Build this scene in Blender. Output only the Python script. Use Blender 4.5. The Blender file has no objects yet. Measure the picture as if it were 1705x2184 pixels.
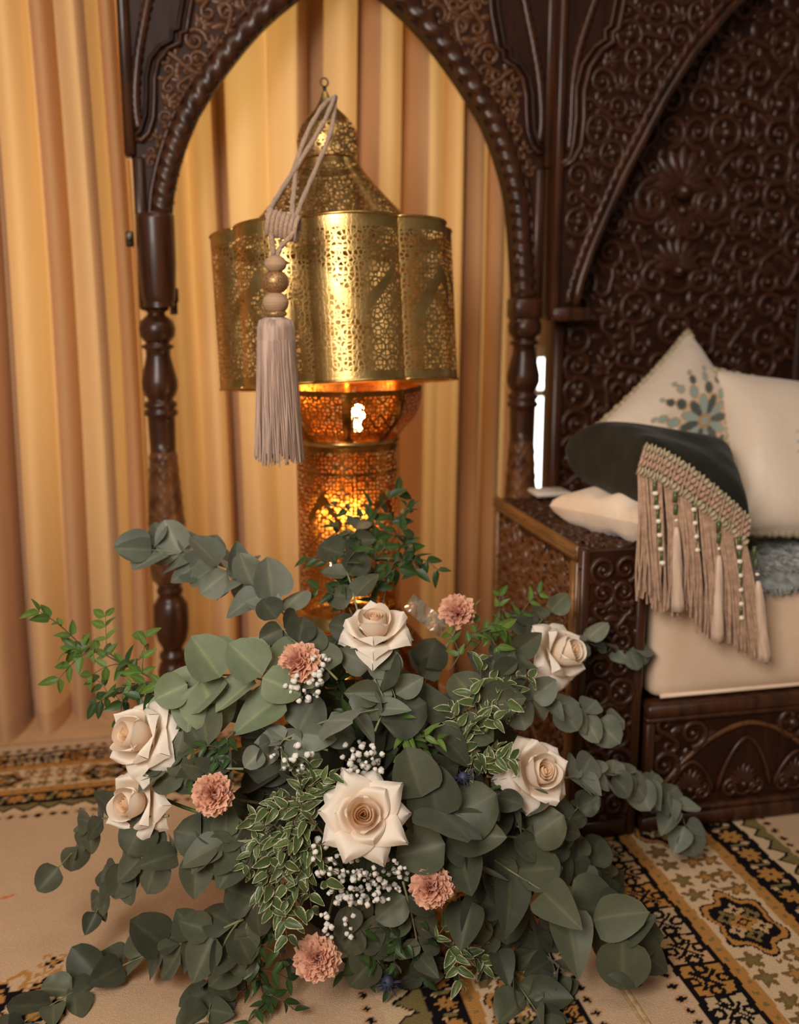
import bpy, math, random
import numpy as np
from mathutils import Vector, Matrix
rnd = random.Random(7)
scene = bpy.context.scene
# ------------------------------------------------------------------ camera
CAM_H, PSI, PIT, FPX, IW, IH = 1.15, math.radians(12.5), math.radians(12.0), 2150.0, 1705.0, 2184.0
FWD = Vector((math.sin(PSI)*math.cos(PIT), math.cos(PSI)*math.cos(PIT), -math.sin(PIT)))
RGT = Vector((math.cos(PSI), -math.sin(PSI), 0)); UPV = RGT.cross(FWD)
CAM = Vector((0, 0, CAM_H))
cd = bpy.data.cameras.new('camera'); co = bpy.data.objects.new('camera', cd); scene.collection.objects.link(co)
cd.sensor_fit = 'VERTICAL'; cd.sensor_height = 36.0; cd.sensor_width = 36.0*IW/IH; cd.lens = 36.0*FPX/IH
co.matrix_world = Matrix(((RGT.x, UPV.x, -FWD.x, 0), (RGT.y, UPV.y, -FWD.y, 0), (RGT.z, UPV.z, -FWD.z, CAM_H), (0, 0, 0, 1)))
cd.clip_start = 0.05; cd.dof.use_dof = True; cd.dof.focus_distance = 1.60; cd.dof.aperture_fstop = 2.2
scene.camera = co
# ------------------------------------------------------------------ world and large lights
w = bpy.data.worlds.new('room_ambience'); scene.world = w; w.use_nodes = True
w.node_tree.nodes['Background'].inputs[0].default_value = (1.0, 0.86, 0.72, 1); w.node_tree.nodes['Background'].inputs[1].default_value = 0.10
def area(name, loc, target, size, power, col):
    l = bpy.data.lights.new(name, 'AREA'); l.shape = 'RECTANGLE'; l.size, l.size_y = size; l.energy = power; l.color = col
    o = bpy.data.objects.new(name, l); scene.collection.objects.link(o); o.location = loc
    o.rotation_euler = (Vector(target)-Vector(loc)).to_track_quat('-Z', 'Y').to_euler(); return o
area('window_daylight', (-1.0, -0.4, 2.0), (0.5, 1.9, 0.5), (1.0, 1.2), 68, (1.0, 0.92, 0.84))
area('ceiling_light', (0.3, 0.9, 2.9), (0.4, 1.9, 0.0), (1.2, 1.2), 14, (1.0, 0.86, 0.70))
area('curtain_backlight', (-0.1, 3.40, 1.25), (-0.1, 2.8, 1.2), (2.2, 1.9), 27, (1.0, 0.80, 0.50))
vs = scene.view_settings; vs.view_transform = 'Standard'; vs.look = 'None'; vs.gamma = 1.0; vs.use_curve_mapping = False; vs.exposure = 0.12
try:
    scene.cycles.use_denoising = True; scene.cycles.max_bounces = 8; scene.cycles.transparent_max_bounces = 16
    scene.cycles.sample_clamp_indirect = 4.0
except Exception: pass
# ------------------------------------------------------------------ helpers
def ray(x, y): return FWD + RGT*((x-IW/2)/FPX) - UPV*((y-IH/2)/FPX)
def atY(x, y, Y): d = ray(x, y); return CAM + d*(Y/d.y)
def atZ(x, y, z=0.0): d = ray(x, y); return CAM + d*((z-CAM_H)/d.z)
def lin(c): return c/12.92 if c <= 0.04045 else ((c+0.055)/1.055)**2.4
def rgb(r, g, b): return (lin(r/255), lin(g/255), lin(b/255), 1.0)
coll = scene.collection
def tag(o, label=None, cat=None, group=None, kind=None):
    if label: o['label'] = label
    if cat: o['category'] = cat
    if group: o['group'] = group
    if kind: o['kind'] = kind
    return o
def empty(name, loc=(0, 0, 0), parent=None):
    o = bpy.data.objects.new(name, None); coll.objects.link(o); o.location = loc; o.empty_display_size = 0.02
    if parent: o.parent = parent
    return o
def origin(o):
    p = Vector((0, 0, 0))
    while o: p += Vector(o.location); o = o.parent
    return p
def put(name, me, parent=None, M=None):
    """link a mesh as an object; M is its world matrix; parents carry translations only"""
    o = bpy.data.objects.new(name, me); coll.objects.link(o)
    if parent is not None:
        o.parent = parent
        o.matrix_basis = Matrix.Translation(-origin(parent)) @ (M or Matrix.Identity(4))
    elif M is not None: o.matrix_basis = M
    return o
def frame(o, x, y, z, s=1.0):
    x, y, z = Vector(x), Vector(y), Vector(z)
    if not hasattr(s, '__len__'): s = (s, s, s)
    m = Matrix.Identity(4)
    for i in range(3): m[i][0] = x[i]*s[0]; m[i][1] = y[i]*s[1]; m[i][2] = z[i]*s[2]; m[i][3] = o[i]
    return m
def aim(o, ydir, zhint, s=1.0):
    y = Vector(ydir).normalized(); x = y.cross(Vector(zhint))
    if x.length < 1e-5: x = y.orthogonal()
    x.normalize(); return frame(o, x, y, x.cross(y), s)
class MB:
    def __init__(s): s.v = []; s.f = []; s.a = {}
    def quadgrid(s, P, nu, nv, wrapu=False, flip=False):
        b = len(s.v); s.v += [tuple(p) for p in P]
        for j in range(nv-1):
            for i in range(nu if wrapu else nu-1):
                i2 = (i+1) % nu; q = (b+j*nu+i, b+j*nu+i2, b+(j+1)*nu+i2, b+(j+1)*nu+i)
                s.f.append(q[::-1] if flip else q)
        return b
    def box(s, a, b, bev=0.0):
        x0, y0, z0 = [min(a[i], b[i]) for i in range(3)]; x1, y1, z1 = [max(a[i], b[i]) for i in range(3)]
        k = len(s.v)
        if bev <= 0:
            s.v += [(x0,y0,z0),(x1,y0,z0),(x1,y1,z0),(x0,y1,z0),(x0,y0,z1),(x1,y0,z1),(x1,y1,z1),(x0,y1,z1)]
            s.f += [(k,k+3,k+2,k+1),(k+4,k+5,k+6,k+7),(k,k+1,k+5,k+4),(k+1,k+2,k+6,k+5),(k+2,k+3,k+7,k+6),(k+3,k,k+4,k+7)]
        else:
            bev = min(bev, (x1-x0)*.45, (y1-y0)*.45, (z1-z0)*.45)
            rings = []
            for z, e in ((z0, bev), (z0+bev, 0), (z1-bev, 0), (z1, bev)):
                ring = []
                for (x, y, sx, sy) in ((x0,y0,1,1),(x1,y0,-1,1),(x1,y1,-1,-1),(x0,y1,1,-1)):
                    c = bev+e*.0
                    pts = [(x+sx*(e), y+sy*(bev+e*.6)), (x+sx*(bev+e*.6), y+sy*e)]
                    if (sx, sy) in ((-1, 1), (1, -1)): pts = pts[::-1]
                    ring += [(p[0], p[1], z) for p in pts]
                rings.append(ring)
            for r in rings: s.v += r
            for j in range(3):
                for i in range(8): s.f.append((k+j*8+i, k+j*8+(i+1) % 8, k+(j+1)*8+(i+1) % 8, k+(j+1)*8+i))
            s.f.append(tuple(k+i for i in range(7, -1, -1))); s.f.append(tuple(k+24+i for i in range(8)))
        return s
    def tube(s, path, rad, n=8, cap=True, up=None, flat=1.0, twist=None):
        P = [Vector(p) for p in path]; m = len(P); b = len(s.v)
        if not hasattr(rad, '__len__'): rad = [rad]*m
        T = [(P[min(i+1, m-1)]-P[max(i-1, 0)]).normalized() for i in range(m)]
        N = Vector(up) if up else T[0].orthogonal()
        for i in range(m):
            N = (Vector(up) if up else N); N = N-T[i]*N.dot(T[i])
            if N.length < 1e-6: N = T[i].orthogonal()
            N.normalize(); B = T[i].cross(N)
            for k in range(n):
                a = 2*math.pi*k/n; r = rad[i]*(twist(i, a) if twist else 1.0)
                s.v.append(tuple(P[i]+B*(math.cos(a)*r)+N*(math.sin(a)*r*flat)))
        for i in range(m-1):
            for k in range(n): s.f.append((b+i*n+k, b+i*n+(k+1) % n, b+(i+1)*n+(k+1) % n, b+(i+1)*n+k))
        if cap: s.f.append(tuple(b+k for k in range(n-1, -1, -1))); s.f.append(tuple(b+(m-1)*n+k for k in range(n)))
        return s
    def lathe(s, prof, n=32, c=(0, 0), mod=None, cap=True):
        b = len(s.v); m = len(prof)
        for j, (r, z) in enumerate(prof):
            for k in range(n):
                a = 2*math.pi*k/n; rr = r*(mod(j, a, z) if mod else 1)
                s.v.append((c[0]+rr*math.cos(a), c[1]+rr*math.sin(a), z))
        for j in range(m-1):
            for k in range(n): s.f.append((b+j*n+k, b+j*n+(k+1) % n, b+(j+1)*n+(k+1) % n, b+(j+1)*n+k))
        if cap:
            f0 = tuple(b+k for k in range(n)); f1 = tuple(b+(m-1)*n+k for k in range(n))
            if prof[0][1] > prof[-1][1]: s.f += [f0, f1[::-1]]
            else: s.f += [f0[::-1], f1]
        return s
    def poly_prism(s, pts, y0, y1):
        b = len(s.v); n = len(pts)
        s.v += [(p[0], y0, p[1]) for p in pts]+[(p[0], y1, p[1]) for p in pts]
        s.f.append(tuple(b+i for i in range(n))); s.f.append(tuple(b+n+i for i in range(n-1, -1, -1)))
        for i in range(n): j = (i+1) % n; s.f.append((b+i, b+n+i, b+n+j, b+j))
        return s
    def sphere(s, c, r, nu=10, nv=7, sq=(1, 1, 1)):
        P = []
        for j in range(nv):
            t = math.pi*(j/(nv-1)); t = min(max(t, 0.02), math.pi-0.02)
            for i in range(nu):
                a = 2*math.pi*i/nu; P.append((c[0]+r*sq[0]*math.sin(t)*math.cos(a), c[1]+r*sq[1]*math.sin(t)*math.sin(a), c[2]-r*sq[2]*math.cos(t)))
        s.quadgrid(P, nu, nv, True); return s
    def mesh(s, name, mat, smooth=True):
        me = bpy.data.meshes.new(name); me.from_pydata(s.v, [], s.f)
        for k, arr in s.a.items():
            if len(arr) and hasattr(arr[0], '__len__'):
                at = me.color_attributes.new(k, 'FLOAT_COLOR', 'POINT'); at.data.foreach_set('color', np.asarray(arr, dtype=np.float32).ravel())
            else:
                at = me.attributes.new(k, 'FLOAT', 'POINT'); at.data.foreach_set('value', np.asarray(arr, dtype=np.float32))
        if smooth: me.polygons.foreach_set('use_smooth', [True]*len(me.polygons))
        me.materials.append(mat); me.update(); return me
    def build(s, name, mat, parent=None, M=None, smooth=True): return put(name, s.mesh(name, mat, smooth), parent, M)
def catmull(P, n=6):
    P = [Vector(p) for p in P]; Q = [P[0]*2-P[1]]+P+[P[-1]*2-P[-2]]; out = []
    for i in range(1, len(Q)-2):
        for k in range(n):
            t = k/n; a, b, c, d = Q[i-1], Q[i], Q[i+1], Q[i+2]
            out.append(0.5*((2*b)+(c-a)*t+(2*a-5*b+4*c-d)*t*t+(3*b-a-3*c+d)*t**3))
    out.append(P[-1]); return out
# ------------------------------------------------------------------ materials
def nodemat(name):
    m = bpy.data.materials.new(name); m.use_nodes = True; nt = m.node_tree
    return m, nt, nt.nodes['Principled BSDF'], nt.nodes['Material Output']
def N(nt, t, **kw):
    n = nt.nodes.new(t)
    for k, v in kw.items():
        if k.startswith('i_'): n.inputs[int(k[2:])].default_value = v
        else: setattr(n, k, v)
    return n
def mixc(nt, fac, a, b, blend='MIX'):
    n = nt.nodes.new('ShaderNodeMix'); n.data_type = 'RGBA'; n.blend_type = blend
    for sock, v in ((n.inputs[0], fac), (n.inputs[6], a), (n.inputs[7], b)):
        if hasattr(v, 'is_linked'): nt.links.new(v, sock)
        else: sock.default_value = v
    return n.outputs[2]
def math_(nt, op, a, b=0.0, c=0.0):
    n = nt.nodes.new('ShaderNodeMath'); n.operation = op
    for s, v in zip(n.inputs, (a, b, c)):
        if hasattr(v, 'is_linked'): nt.links.new(v, s)
        else: s.default_value = v
    return n.outputs[0]
def noise(nt, scale, detail=3, stretch=None, coord='Object', rough=0.55):
    tc = N(nt, 'ShaderNodeTexCoord'); out = tc.outputs[coord]
    if stretch:
        mp = N(nt, 'ShaderNodeMapping'); mp.inputs['Scale'].default_value = stretch; nt.links.new(out, mp.inputs[0]); out = mp.outputs[0]
    n = N(nt, 'ShaderNodeTexNoise'); n.inputs['Scale'].default_value = scale; n.inputs['Detail'].default_value = detail; n.inputs['Roughness'].default_value = rough
    nt.links.new(out, n.inputs['Vector']); return n.outputs[0]
def ramp(nt, f, lo, hi):
    n = N(nt, 'ShaderNodeMapRange'); nt.links.new(f, n.inputs[0]); n.inputs[1].default_value = lo; n.inputs[2].default_value = hi; return n.outputs[0]
def bump(nt, bs, h, strength=0.3, dist=0.002):
    b = N(nt, 'ShaderNodeBump'); b.inputs['Strength'].default_value = strength; b.inputs['Distance'].default_value = dist
    nt.links.new(h, b.inputs['Height']); nt.links.new(b.outputs[0], bs.inputs['Normal'])
def pmat(name, c1, c2=None, rough=0.5, metal=0.0, scale=20, stretch=None, bs_=0.0, bscale=None, objrnd=False, sheen=0.0, spec=0.5, coat=0.0, sss=0.0, bdist=0.002, emis=None, lo=0.35, hi=0.65, anis=0.0):
    m, nt, p, out = nodemat(name)
    p.inputs['Roughness'].default_value = rough; p.inputs['Metallic'].default_value = metal
    p.inputs['Specular IOR Level'].default_value = spec; p.inputs['Coat Weight'].default_value = coat
    p.inputs['Sheen Weight'].default_value = sheen
    if anis: p.inputs['Anisotropic'].default_value = anis
    if sss: p.inputs['Subsurface Weight'].default_value = sss; p.inputs['Subsurface Radius'].default_value = (0.01, 0.006, 0.004); p.inputs['Subsurface Scale'].default_value = 0.5
    if c2 is None: c2 = tuple(min(1, x*1.18) for x in c1[:3])+(1,)
    f = ramp(nt, noise(nt, scale, 4, stretch), lo, hi)
    if objrnd:
        oi = N(nt, 'ShaderNodeObjectInfo'); f = math_(nt, 'MULTIPLY_ADD', f, 0.35, math_(nt, 'MULTIPLY', oi.outputs['Random'], 0.65))
    nt.links.new(mixc(nt, f, c1, c2), p.inputs['Base Color'])
    if bs_: bump(nt, p, noise(nt, bscale or scale*4, 3, stretch), bs_, bdist)
    if emis: p.inputs['Emission Color'].default_value = emis[0]; p.inputs['Emission Strength'].default_value = emis[1]
    return m
WOOD = pmat('dark_carved_wood', rgb(42, 21, 12), rgb(72, 39, 21), rough=0.34, scale=14, stretch=(3, 3, 0.4), bs_=0.15, bscale=60, coat=0.08, bdist=0.001, spec=.35)
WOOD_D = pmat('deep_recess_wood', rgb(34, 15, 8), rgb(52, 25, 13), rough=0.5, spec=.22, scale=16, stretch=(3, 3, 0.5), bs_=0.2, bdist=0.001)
WOOD_R = pmat('worn_lit_wood', rgb(62, 33, 18), rgb(106, 68, 38), rough=0.34, scale=30, coat=0.08, spec=.35, bs_=0.1, bdist=0.001)  # worn highlights, plus the gold tint of light on carved sides as colour
WOOD_G = pmat('golden_brown_trim_wood', rgb(88, 56, 26), rgb(122, 84, 42), rough=0.4, scale=18, stretch=(3, .4, 3), coat=0.2)
DARKMETAL = pmat('dark_metal', rgb(60, 55, 50), rgb(110, 100, 85), rough=0.35, metal=0.9)
GOLD = pmat('brushed_brass', rgb(186, 146, 82), rgb(222, 186, 120), rough=0.32, metal=1.0, scale=30, stretch=(1, 1, .1), bs_=0.06, bscale=300)
CORD = pmat('taupe_cotton_cord', rgb(150, 120, 98), rgb(184, 152, 126), rough=0.8, scale=300, bs_=0.4, bscale=600, sheen=0.3)
SKIRT = pmat('taupe_silk_thread', rgb(142, 112, 96), rgb(196, 166, 146), rough=0.5, scale=120, stretch=(1, 1, .05), sheen=0.4)
BEAD = pmat('thread_wrapped_bead', rgb(156, 124, 96), rgb(182, 148, 116), rough=0.75, scale=60, stretch=(.1, .1, 6), bs_=0.3, bscale=200)
BEADG = pmat('glitter_gold_bead', rgb(120, 84, 48), rgb(190, 150, 104), rough=0.4, metal=0.5, scale=400)
STEM = pmat('pale_green_stem', rgb(96, 100, 64), rgb(140, 138, 100), rough=0.6, scale=40)
STEMB = pmat('brown_twig', rgb(70, 54, 36), rgb(104, 84, 58), rough=0.7, scale=60)
STEMG = pmat('fresh_green_stem', rgb(58, 84, 30), rgb(88, 116, 48), rough=0.5, scale=40)
def leafmat(name, c1, c2, rough=0.5, trans=0.25, edge=None, vein=0.75):
    m, nt, p, out = nodemat(name)
    p.inputs['Roughness'].default_value = rough; p.inputs['Specular IOR Level'].default_value = 0.35; p.inputs['Sheen Weight'].default_value = 0.15
    oi = N(nt, 'ShaderNodeObjectInfo')
    f = math_(nt, 'MULTIPLY_ADD', ramp(nt, noise(nt, 3.0, 4), .3, .7), 0.3, math_(nt, 'MULTIPLY', oi.outputs['Random'], 0.7))
    col = mixc(nt, f, c1, c2)
    at = N(nt, 'ShaderNodeAttribute', attribute_name='rim')
    if edge:
        e = math_(nt, 'ADD', at.outputs['Fac'], math_(nt, 'MULTIPLY', math_(nt, 'SUBTRACT', noise(nt, 7.0, 2), 0.5), 0.9))
        col = mixc(nt, ramp(nt, e, .55, .75), col, edge)
    else:
        at2 = N(nt, 'ShaderNodeAttribute', attribute_name='vein')
        lt = mixc(nt, 1.0, col, (1.7, 1.6, 1.4, 1), 'MULTIPLY')
        col = mixc(nt, math_(nt, 'MULTIPLY', math_(nt, 'POWER', at2.outputs['Fac'], 2.5), vein), col, lt); blot = ramp(nt, noise(nt, 5.5, 5), .55, .72); col = mixc(nt, math_(nt, 'MULTIPLY', blot, .35), col, mixc(nt, 1.0, col, (.72, .66, .55, 1), 'MULTIPLY'))
    nt.links.new(col, p.inputs['Base Color'])
    tr = N(nt, 'ShaderNodeBsdfTranslucent'); nt.links.new(col, tr.inputs[0])
    mx = N(nt, 'ShaderNodeMixShader'); mx.inputs[0].default_value = trans
    nt.links.new(p.outputs[0], mx.inputs[1]); nt.links.new(tr.outputs[0], mx.inputs[2]); nt.links.new(mx.outputs[0], out.inputs[0])
    return m
EUC = leafmat('silver_green_leaf', rgb(54, 57, 42), rgb(100, 103, 80), rough=0.5)
EUCP = leafmat('pale_sage_leaf', rgb(102, 114, 84), rgb(146, 156, 124), rough=0.55)
EUCB = leafmat('blue_grey_leaf', rgb(84, 90, 76), rgb(132, 137, 120), rough=0.55)
GRN = leafmat('dark_glossy_leaf', rgb(30, 52, 22), rgb(62, 88, 38), rough=0.4)
GRNL = leafmat('fresh_green_leaf', rgb(62, 92, 34), rgb(112, 140, 62), rough=0.45, trans=0.35)
VAR = leafmat('variegated_leaf', rgb(58, 76, 38), rgb(96, 112, 60), rough=0.4, edge=rgb(206, 200, 160))
def petalmat(name, outer, inner, attr='depth', trans=0.3):
    m, nt, p, out = nodemat(name); p.inputs['Roughness'].default_value = 0.6; p.inputs['Sheen Weight'].default_value = 0.2; p.inputs['Specular IOR Level'].default_value = 0.25
    at = N(nt, 'ShaderNodeAttribute', attribute_name=attr)
    col = mixc(nt, at.outputs['Fac'], outer, inner)
    oi = N(nt, 'ShaderNodeObjectInfo')
    col = mixc(nt, math_(nt, 'MULTIPLY', ramp(nt, noise(nt, 90, 3), .4, .7), 0.15), col, mixc(nt, 1.0, col, (.8, .72, .6, 1), 'MULTIPLY'))
    nt.links.new(col, p.inputs['Base Color'])
    tr = N(nt, 'ShaderNodeBsdfTranslucent'); nt.links.new(col, tr.inputs[0])
    mx = N(nt, 'ShaderNodeMixShader'); mx.inputs[0].default_value = trans
    nt.links.new(p.outputs[0], mx.inputs[1]); nt.links.new(tr.outputs[0], mx.inputs[2]); nt.links.new(mx.outputs[0], out.inputs[0]); return m
ROSE = petalmat('ivory_rose_petal', rgb(246, 236, 222), rgb(250, 212, 164))
CARN = petalmat('dusty_pink_petal', rgb(240, 190, 160), rgb(200, 122, 94), trans=0.25)
BREATH = pmat('white_blossom', rgb(226, 218, 206), rgb(250, 246, 238), rough=0.7, scale=200, bs_=0.5)
THISTLE = pmat('dark_blue_thistle', rgb(26, 28, 44), rgb(52, 54, 76), rough=0.6)
# ================================================================== the room
FLOOR = pmat('tan_floor', rgb(190, 150, 106), rgb(204, 166, 122), rough=0.6, scale=6, bs_=0.1, bscale=80)
WALL = pmat('warm_plaster', rgb(206, 176, 136), rgb(216, 188, 150), rough=0.8, scale=10, bs_=0.1)
tag(MB().box((-3.2, -2.2, -0.05), (3.2, 3.6, 0)).build('floor', FLOOR, smooth=False), kind='structure')
mb = MB(); WY = 3.45                                   # back wall with an opening for the window
mb.box((-3.2, WY, 0), (0.98, WY+.1, 2.9)); mb.box((1.62, WY, 0), (3.2, WY+.1, 2.9)); mb.box((0.98, WY, 0), (1.62, WY+.1, 0.38)); mb.box((0.98, WY, 0.97), (1.62, WY+.1, 2.9))
tag(mb.build('wall_back', WALL, smooth=False), kind='structure')
DAY = pmat('daylight_glass', rgb(250, 250, 245), rough=0.2, emis=((0.95, 1.0, 0.95, 1), 3.0))
FRM = pmat('white_paint', rgb(226, 222, 214), rough=0.45, scale=10)
win = empty('window_1', (1.3, WY, 0.38)); tag(win, kind='structure')
MB().box((0.985, WY+.06, 0.385), (1.615, WY+.07, 0.965)).build('pane', DAY, win, smooth=False)
mb = MB(); mb.box((0.98, WY-.02, 0.36), (1.62, WY+.05, 0.40)); mb.box((0.98, WY-.02, .94), (1.62, WY+.05, .98)); mb.box((0.98, WY-.02, .40), (1.02, WY+.05, .94)); mb.box((1.58, WY-.02, .40), (1.62, WY+.05, .94)); mb.box((1.02, WY, .80), (1.58, WY+.04, .825))
mb.build('window_frame', FRM, win, smooth=False)
# ---- curtains: pleated cloth lit from behind
def clothmat(name, c1, c2, trans, tcol):
    m, nt, p, out = nodemat(name); p.inputs['Roughness'].default_value = 0.75; p.inputs['Sheen Weight'].default_value = 0.3; p.inputs['Specular IOR Level'].default_value = 0.2
    f = ramp(nt, noise(nt, 2.0, 3, (4, 1, .4)), .3, .7); col = mixc(nt, f, c1, c2); nt.links.new(col, p.inputs['Base Color'])
    bump(nt, p, noise(nt, 500, 2), .15, .001)
    tr = N(nt, 'ShaderNodeBsdfTranslucent'); tr.inputs[0].default_value = tcol
    mx = N(nt, 'ShaderNodeMixShader'); mx.inputs[0].default_value = trans
    nt.links.new(p.outputs[0], mx.inputs[1]); nt.links.new(tr.outputs[0], mx.inputs[2]); nt.links.new(mx.outputs[0], out.inputs[0]); return m
DRAPE = clothmat('champagne_drape', rgb(196, 164, 130), rgb(210, 180, 146), .5, rgb(246, 214, 150))
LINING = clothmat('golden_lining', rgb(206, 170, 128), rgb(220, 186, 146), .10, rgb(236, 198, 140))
def pleat(valleys, amp, sharp):
    v = sorted(valleys)
    def f(x):
        if x <= v[0] or x >= v[-1]: return 0.0
        i = max(k for k in range(len(v)-1) if v[k] <= x); t = (x-v[i])/(v[i+1]-v[i])
        return -amp*min(1, (v[i+1]-v[i])/.10)*(math.sin(math.pi*t)**sharp)
    return f
def curtain(name, x0, x1, Y, z0, z1, prof, mat, label, nx=420, lean=0.0, hem=True):
    P = []; zs = [z0+(z1-z0)*k/14 for k in range(15)]
    for z in zs:
        for i in range(nx):
            x = x0+(x1-x0)*i/(nx-1); sw = 0.012*math.sin(2.3*z+x*5)
            P.append((x+lean*(z-z0)+sw*.6, Y+prof(x)*(1+.25*math.sin(z*1.7+x*9))+.01*math.sin(1.1*z+3*x), z))
    root = empty(name, ((x0+x1)/2, Y, 0)); mb = MB(); mb.quadgrid(P, nx, 15); mb.build('cloth', mat, root)
    if hem:
        Q = []
        for z in (z0, z0+.03, z0+.06):
            for i in range(nx):
                x = x0+(x1-x0)*i/(nx-1); Q.append((x+.007*math.sin(2.3*z+x*5), Y+prof(x)*(1+.25*math.sin(z*1.7+x*9))+.01*math.sin(1.1*z+3*x)-.003, z))
        h = MB(); h.quadgrid(Q, nx, 3); h.build('hem', mat, root)
    tag(root, label, 'curtain'); return root
def px2X(x, y, Y): return atY(x, y, Y).x
vl = [px2X(x, 900, 2.83) for x in (-260, -160, -60, 36, 118, 172, 262, 300)]; PL = pleat(vl, .15, .6)
curtain('pleated_curtain', vl[0], vl[-1], 2.83, 0.004, 2.35, PL, DRAPE, 'champagne pleated curtain left of the slim carved post')
vl = [px2X(x, 900, 2.83) for x in (306, 352, 425, 492, 590, 672, 765, 850, 930, 975, 1022, 1062, 1098, 1136)]; PR = pleat(vl, .13, .6)
curtain('pleated_curtain', vl[0], vl[-1], 2.835, 0.004, 2.35, PR, DRAPE, 'champagne pleated curtain seen through the arch behind the lantern')
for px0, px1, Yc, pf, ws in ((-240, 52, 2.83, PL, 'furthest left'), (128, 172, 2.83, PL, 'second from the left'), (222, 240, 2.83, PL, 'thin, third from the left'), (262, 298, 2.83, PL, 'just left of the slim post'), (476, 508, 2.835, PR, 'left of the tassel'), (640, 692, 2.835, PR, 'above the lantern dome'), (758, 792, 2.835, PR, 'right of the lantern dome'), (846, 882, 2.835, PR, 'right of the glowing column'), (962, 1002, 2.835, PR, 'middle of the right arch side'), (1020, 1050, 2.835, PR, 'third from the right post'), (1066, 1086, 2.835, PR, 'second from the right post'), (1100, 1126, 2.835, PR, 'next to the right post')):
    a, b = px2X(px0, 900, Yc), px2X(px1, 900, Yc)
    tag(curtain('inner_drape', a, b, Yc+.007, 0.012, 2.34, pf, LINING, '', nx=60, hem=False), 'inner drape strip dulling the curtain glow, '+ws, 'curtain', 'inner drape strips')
# ---- rugs: woven colours computed per knot
C_BEI = np.array(rgb(196, 164, 132)[:3]); C_TAN = np.array(rgb(176, 124, 66)[:3]); C_BLK = np.array(rgb(26, 22, 24)[:3]); C_OLV = np.array(rgb(122, 106, 66)[:3]); C_CRM = np.array(rgb(206, 176, 140)[:3])
def RUGMAT():
    m, nt, p, out = nodemat('woven_wool_rug'); p.inputs['Roughness'].default_value = 1.0; p.inputs['Specular IOR Level'].default_value = 0.03
    at = N(nt, 'ShaderNodeAttribute', attribute_name='weave')
    col = mixc(nt, math_(nt, 'MULTIPLY', ramp(nt, noise(nt, 260, 2), .3, .75), .35), at.outputs['Color'], mixc(nt, 1.0, at.outputs['Color'], (.6, .56, .52, 1), 'MULTIPLY'))
    col = mixc(nt, math_(nt, 'MULTIPLY', ramp(nt, noise(nt, 9, 4), .4, .75), .25), col, mixc(nt, 1.0, col, (.78, .74, .7, 1), 'MULTIPLY'))
    nt.links.new(col, p.inputs['Base Color']); bump(nt, p, noise(nt, 420, 2), .6, .003); return m
RUG = RUGMAT()
def tri(x, per): t = np.mod(x, per)/per; return np.abs(2*t-1)
def flower(dx, dy, r, lobes, amt): a = np.arctan2(dy, dx); return np.hypot(dx, dy)/(r*(1+amt*np.cos(lobes*a)))
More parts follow.
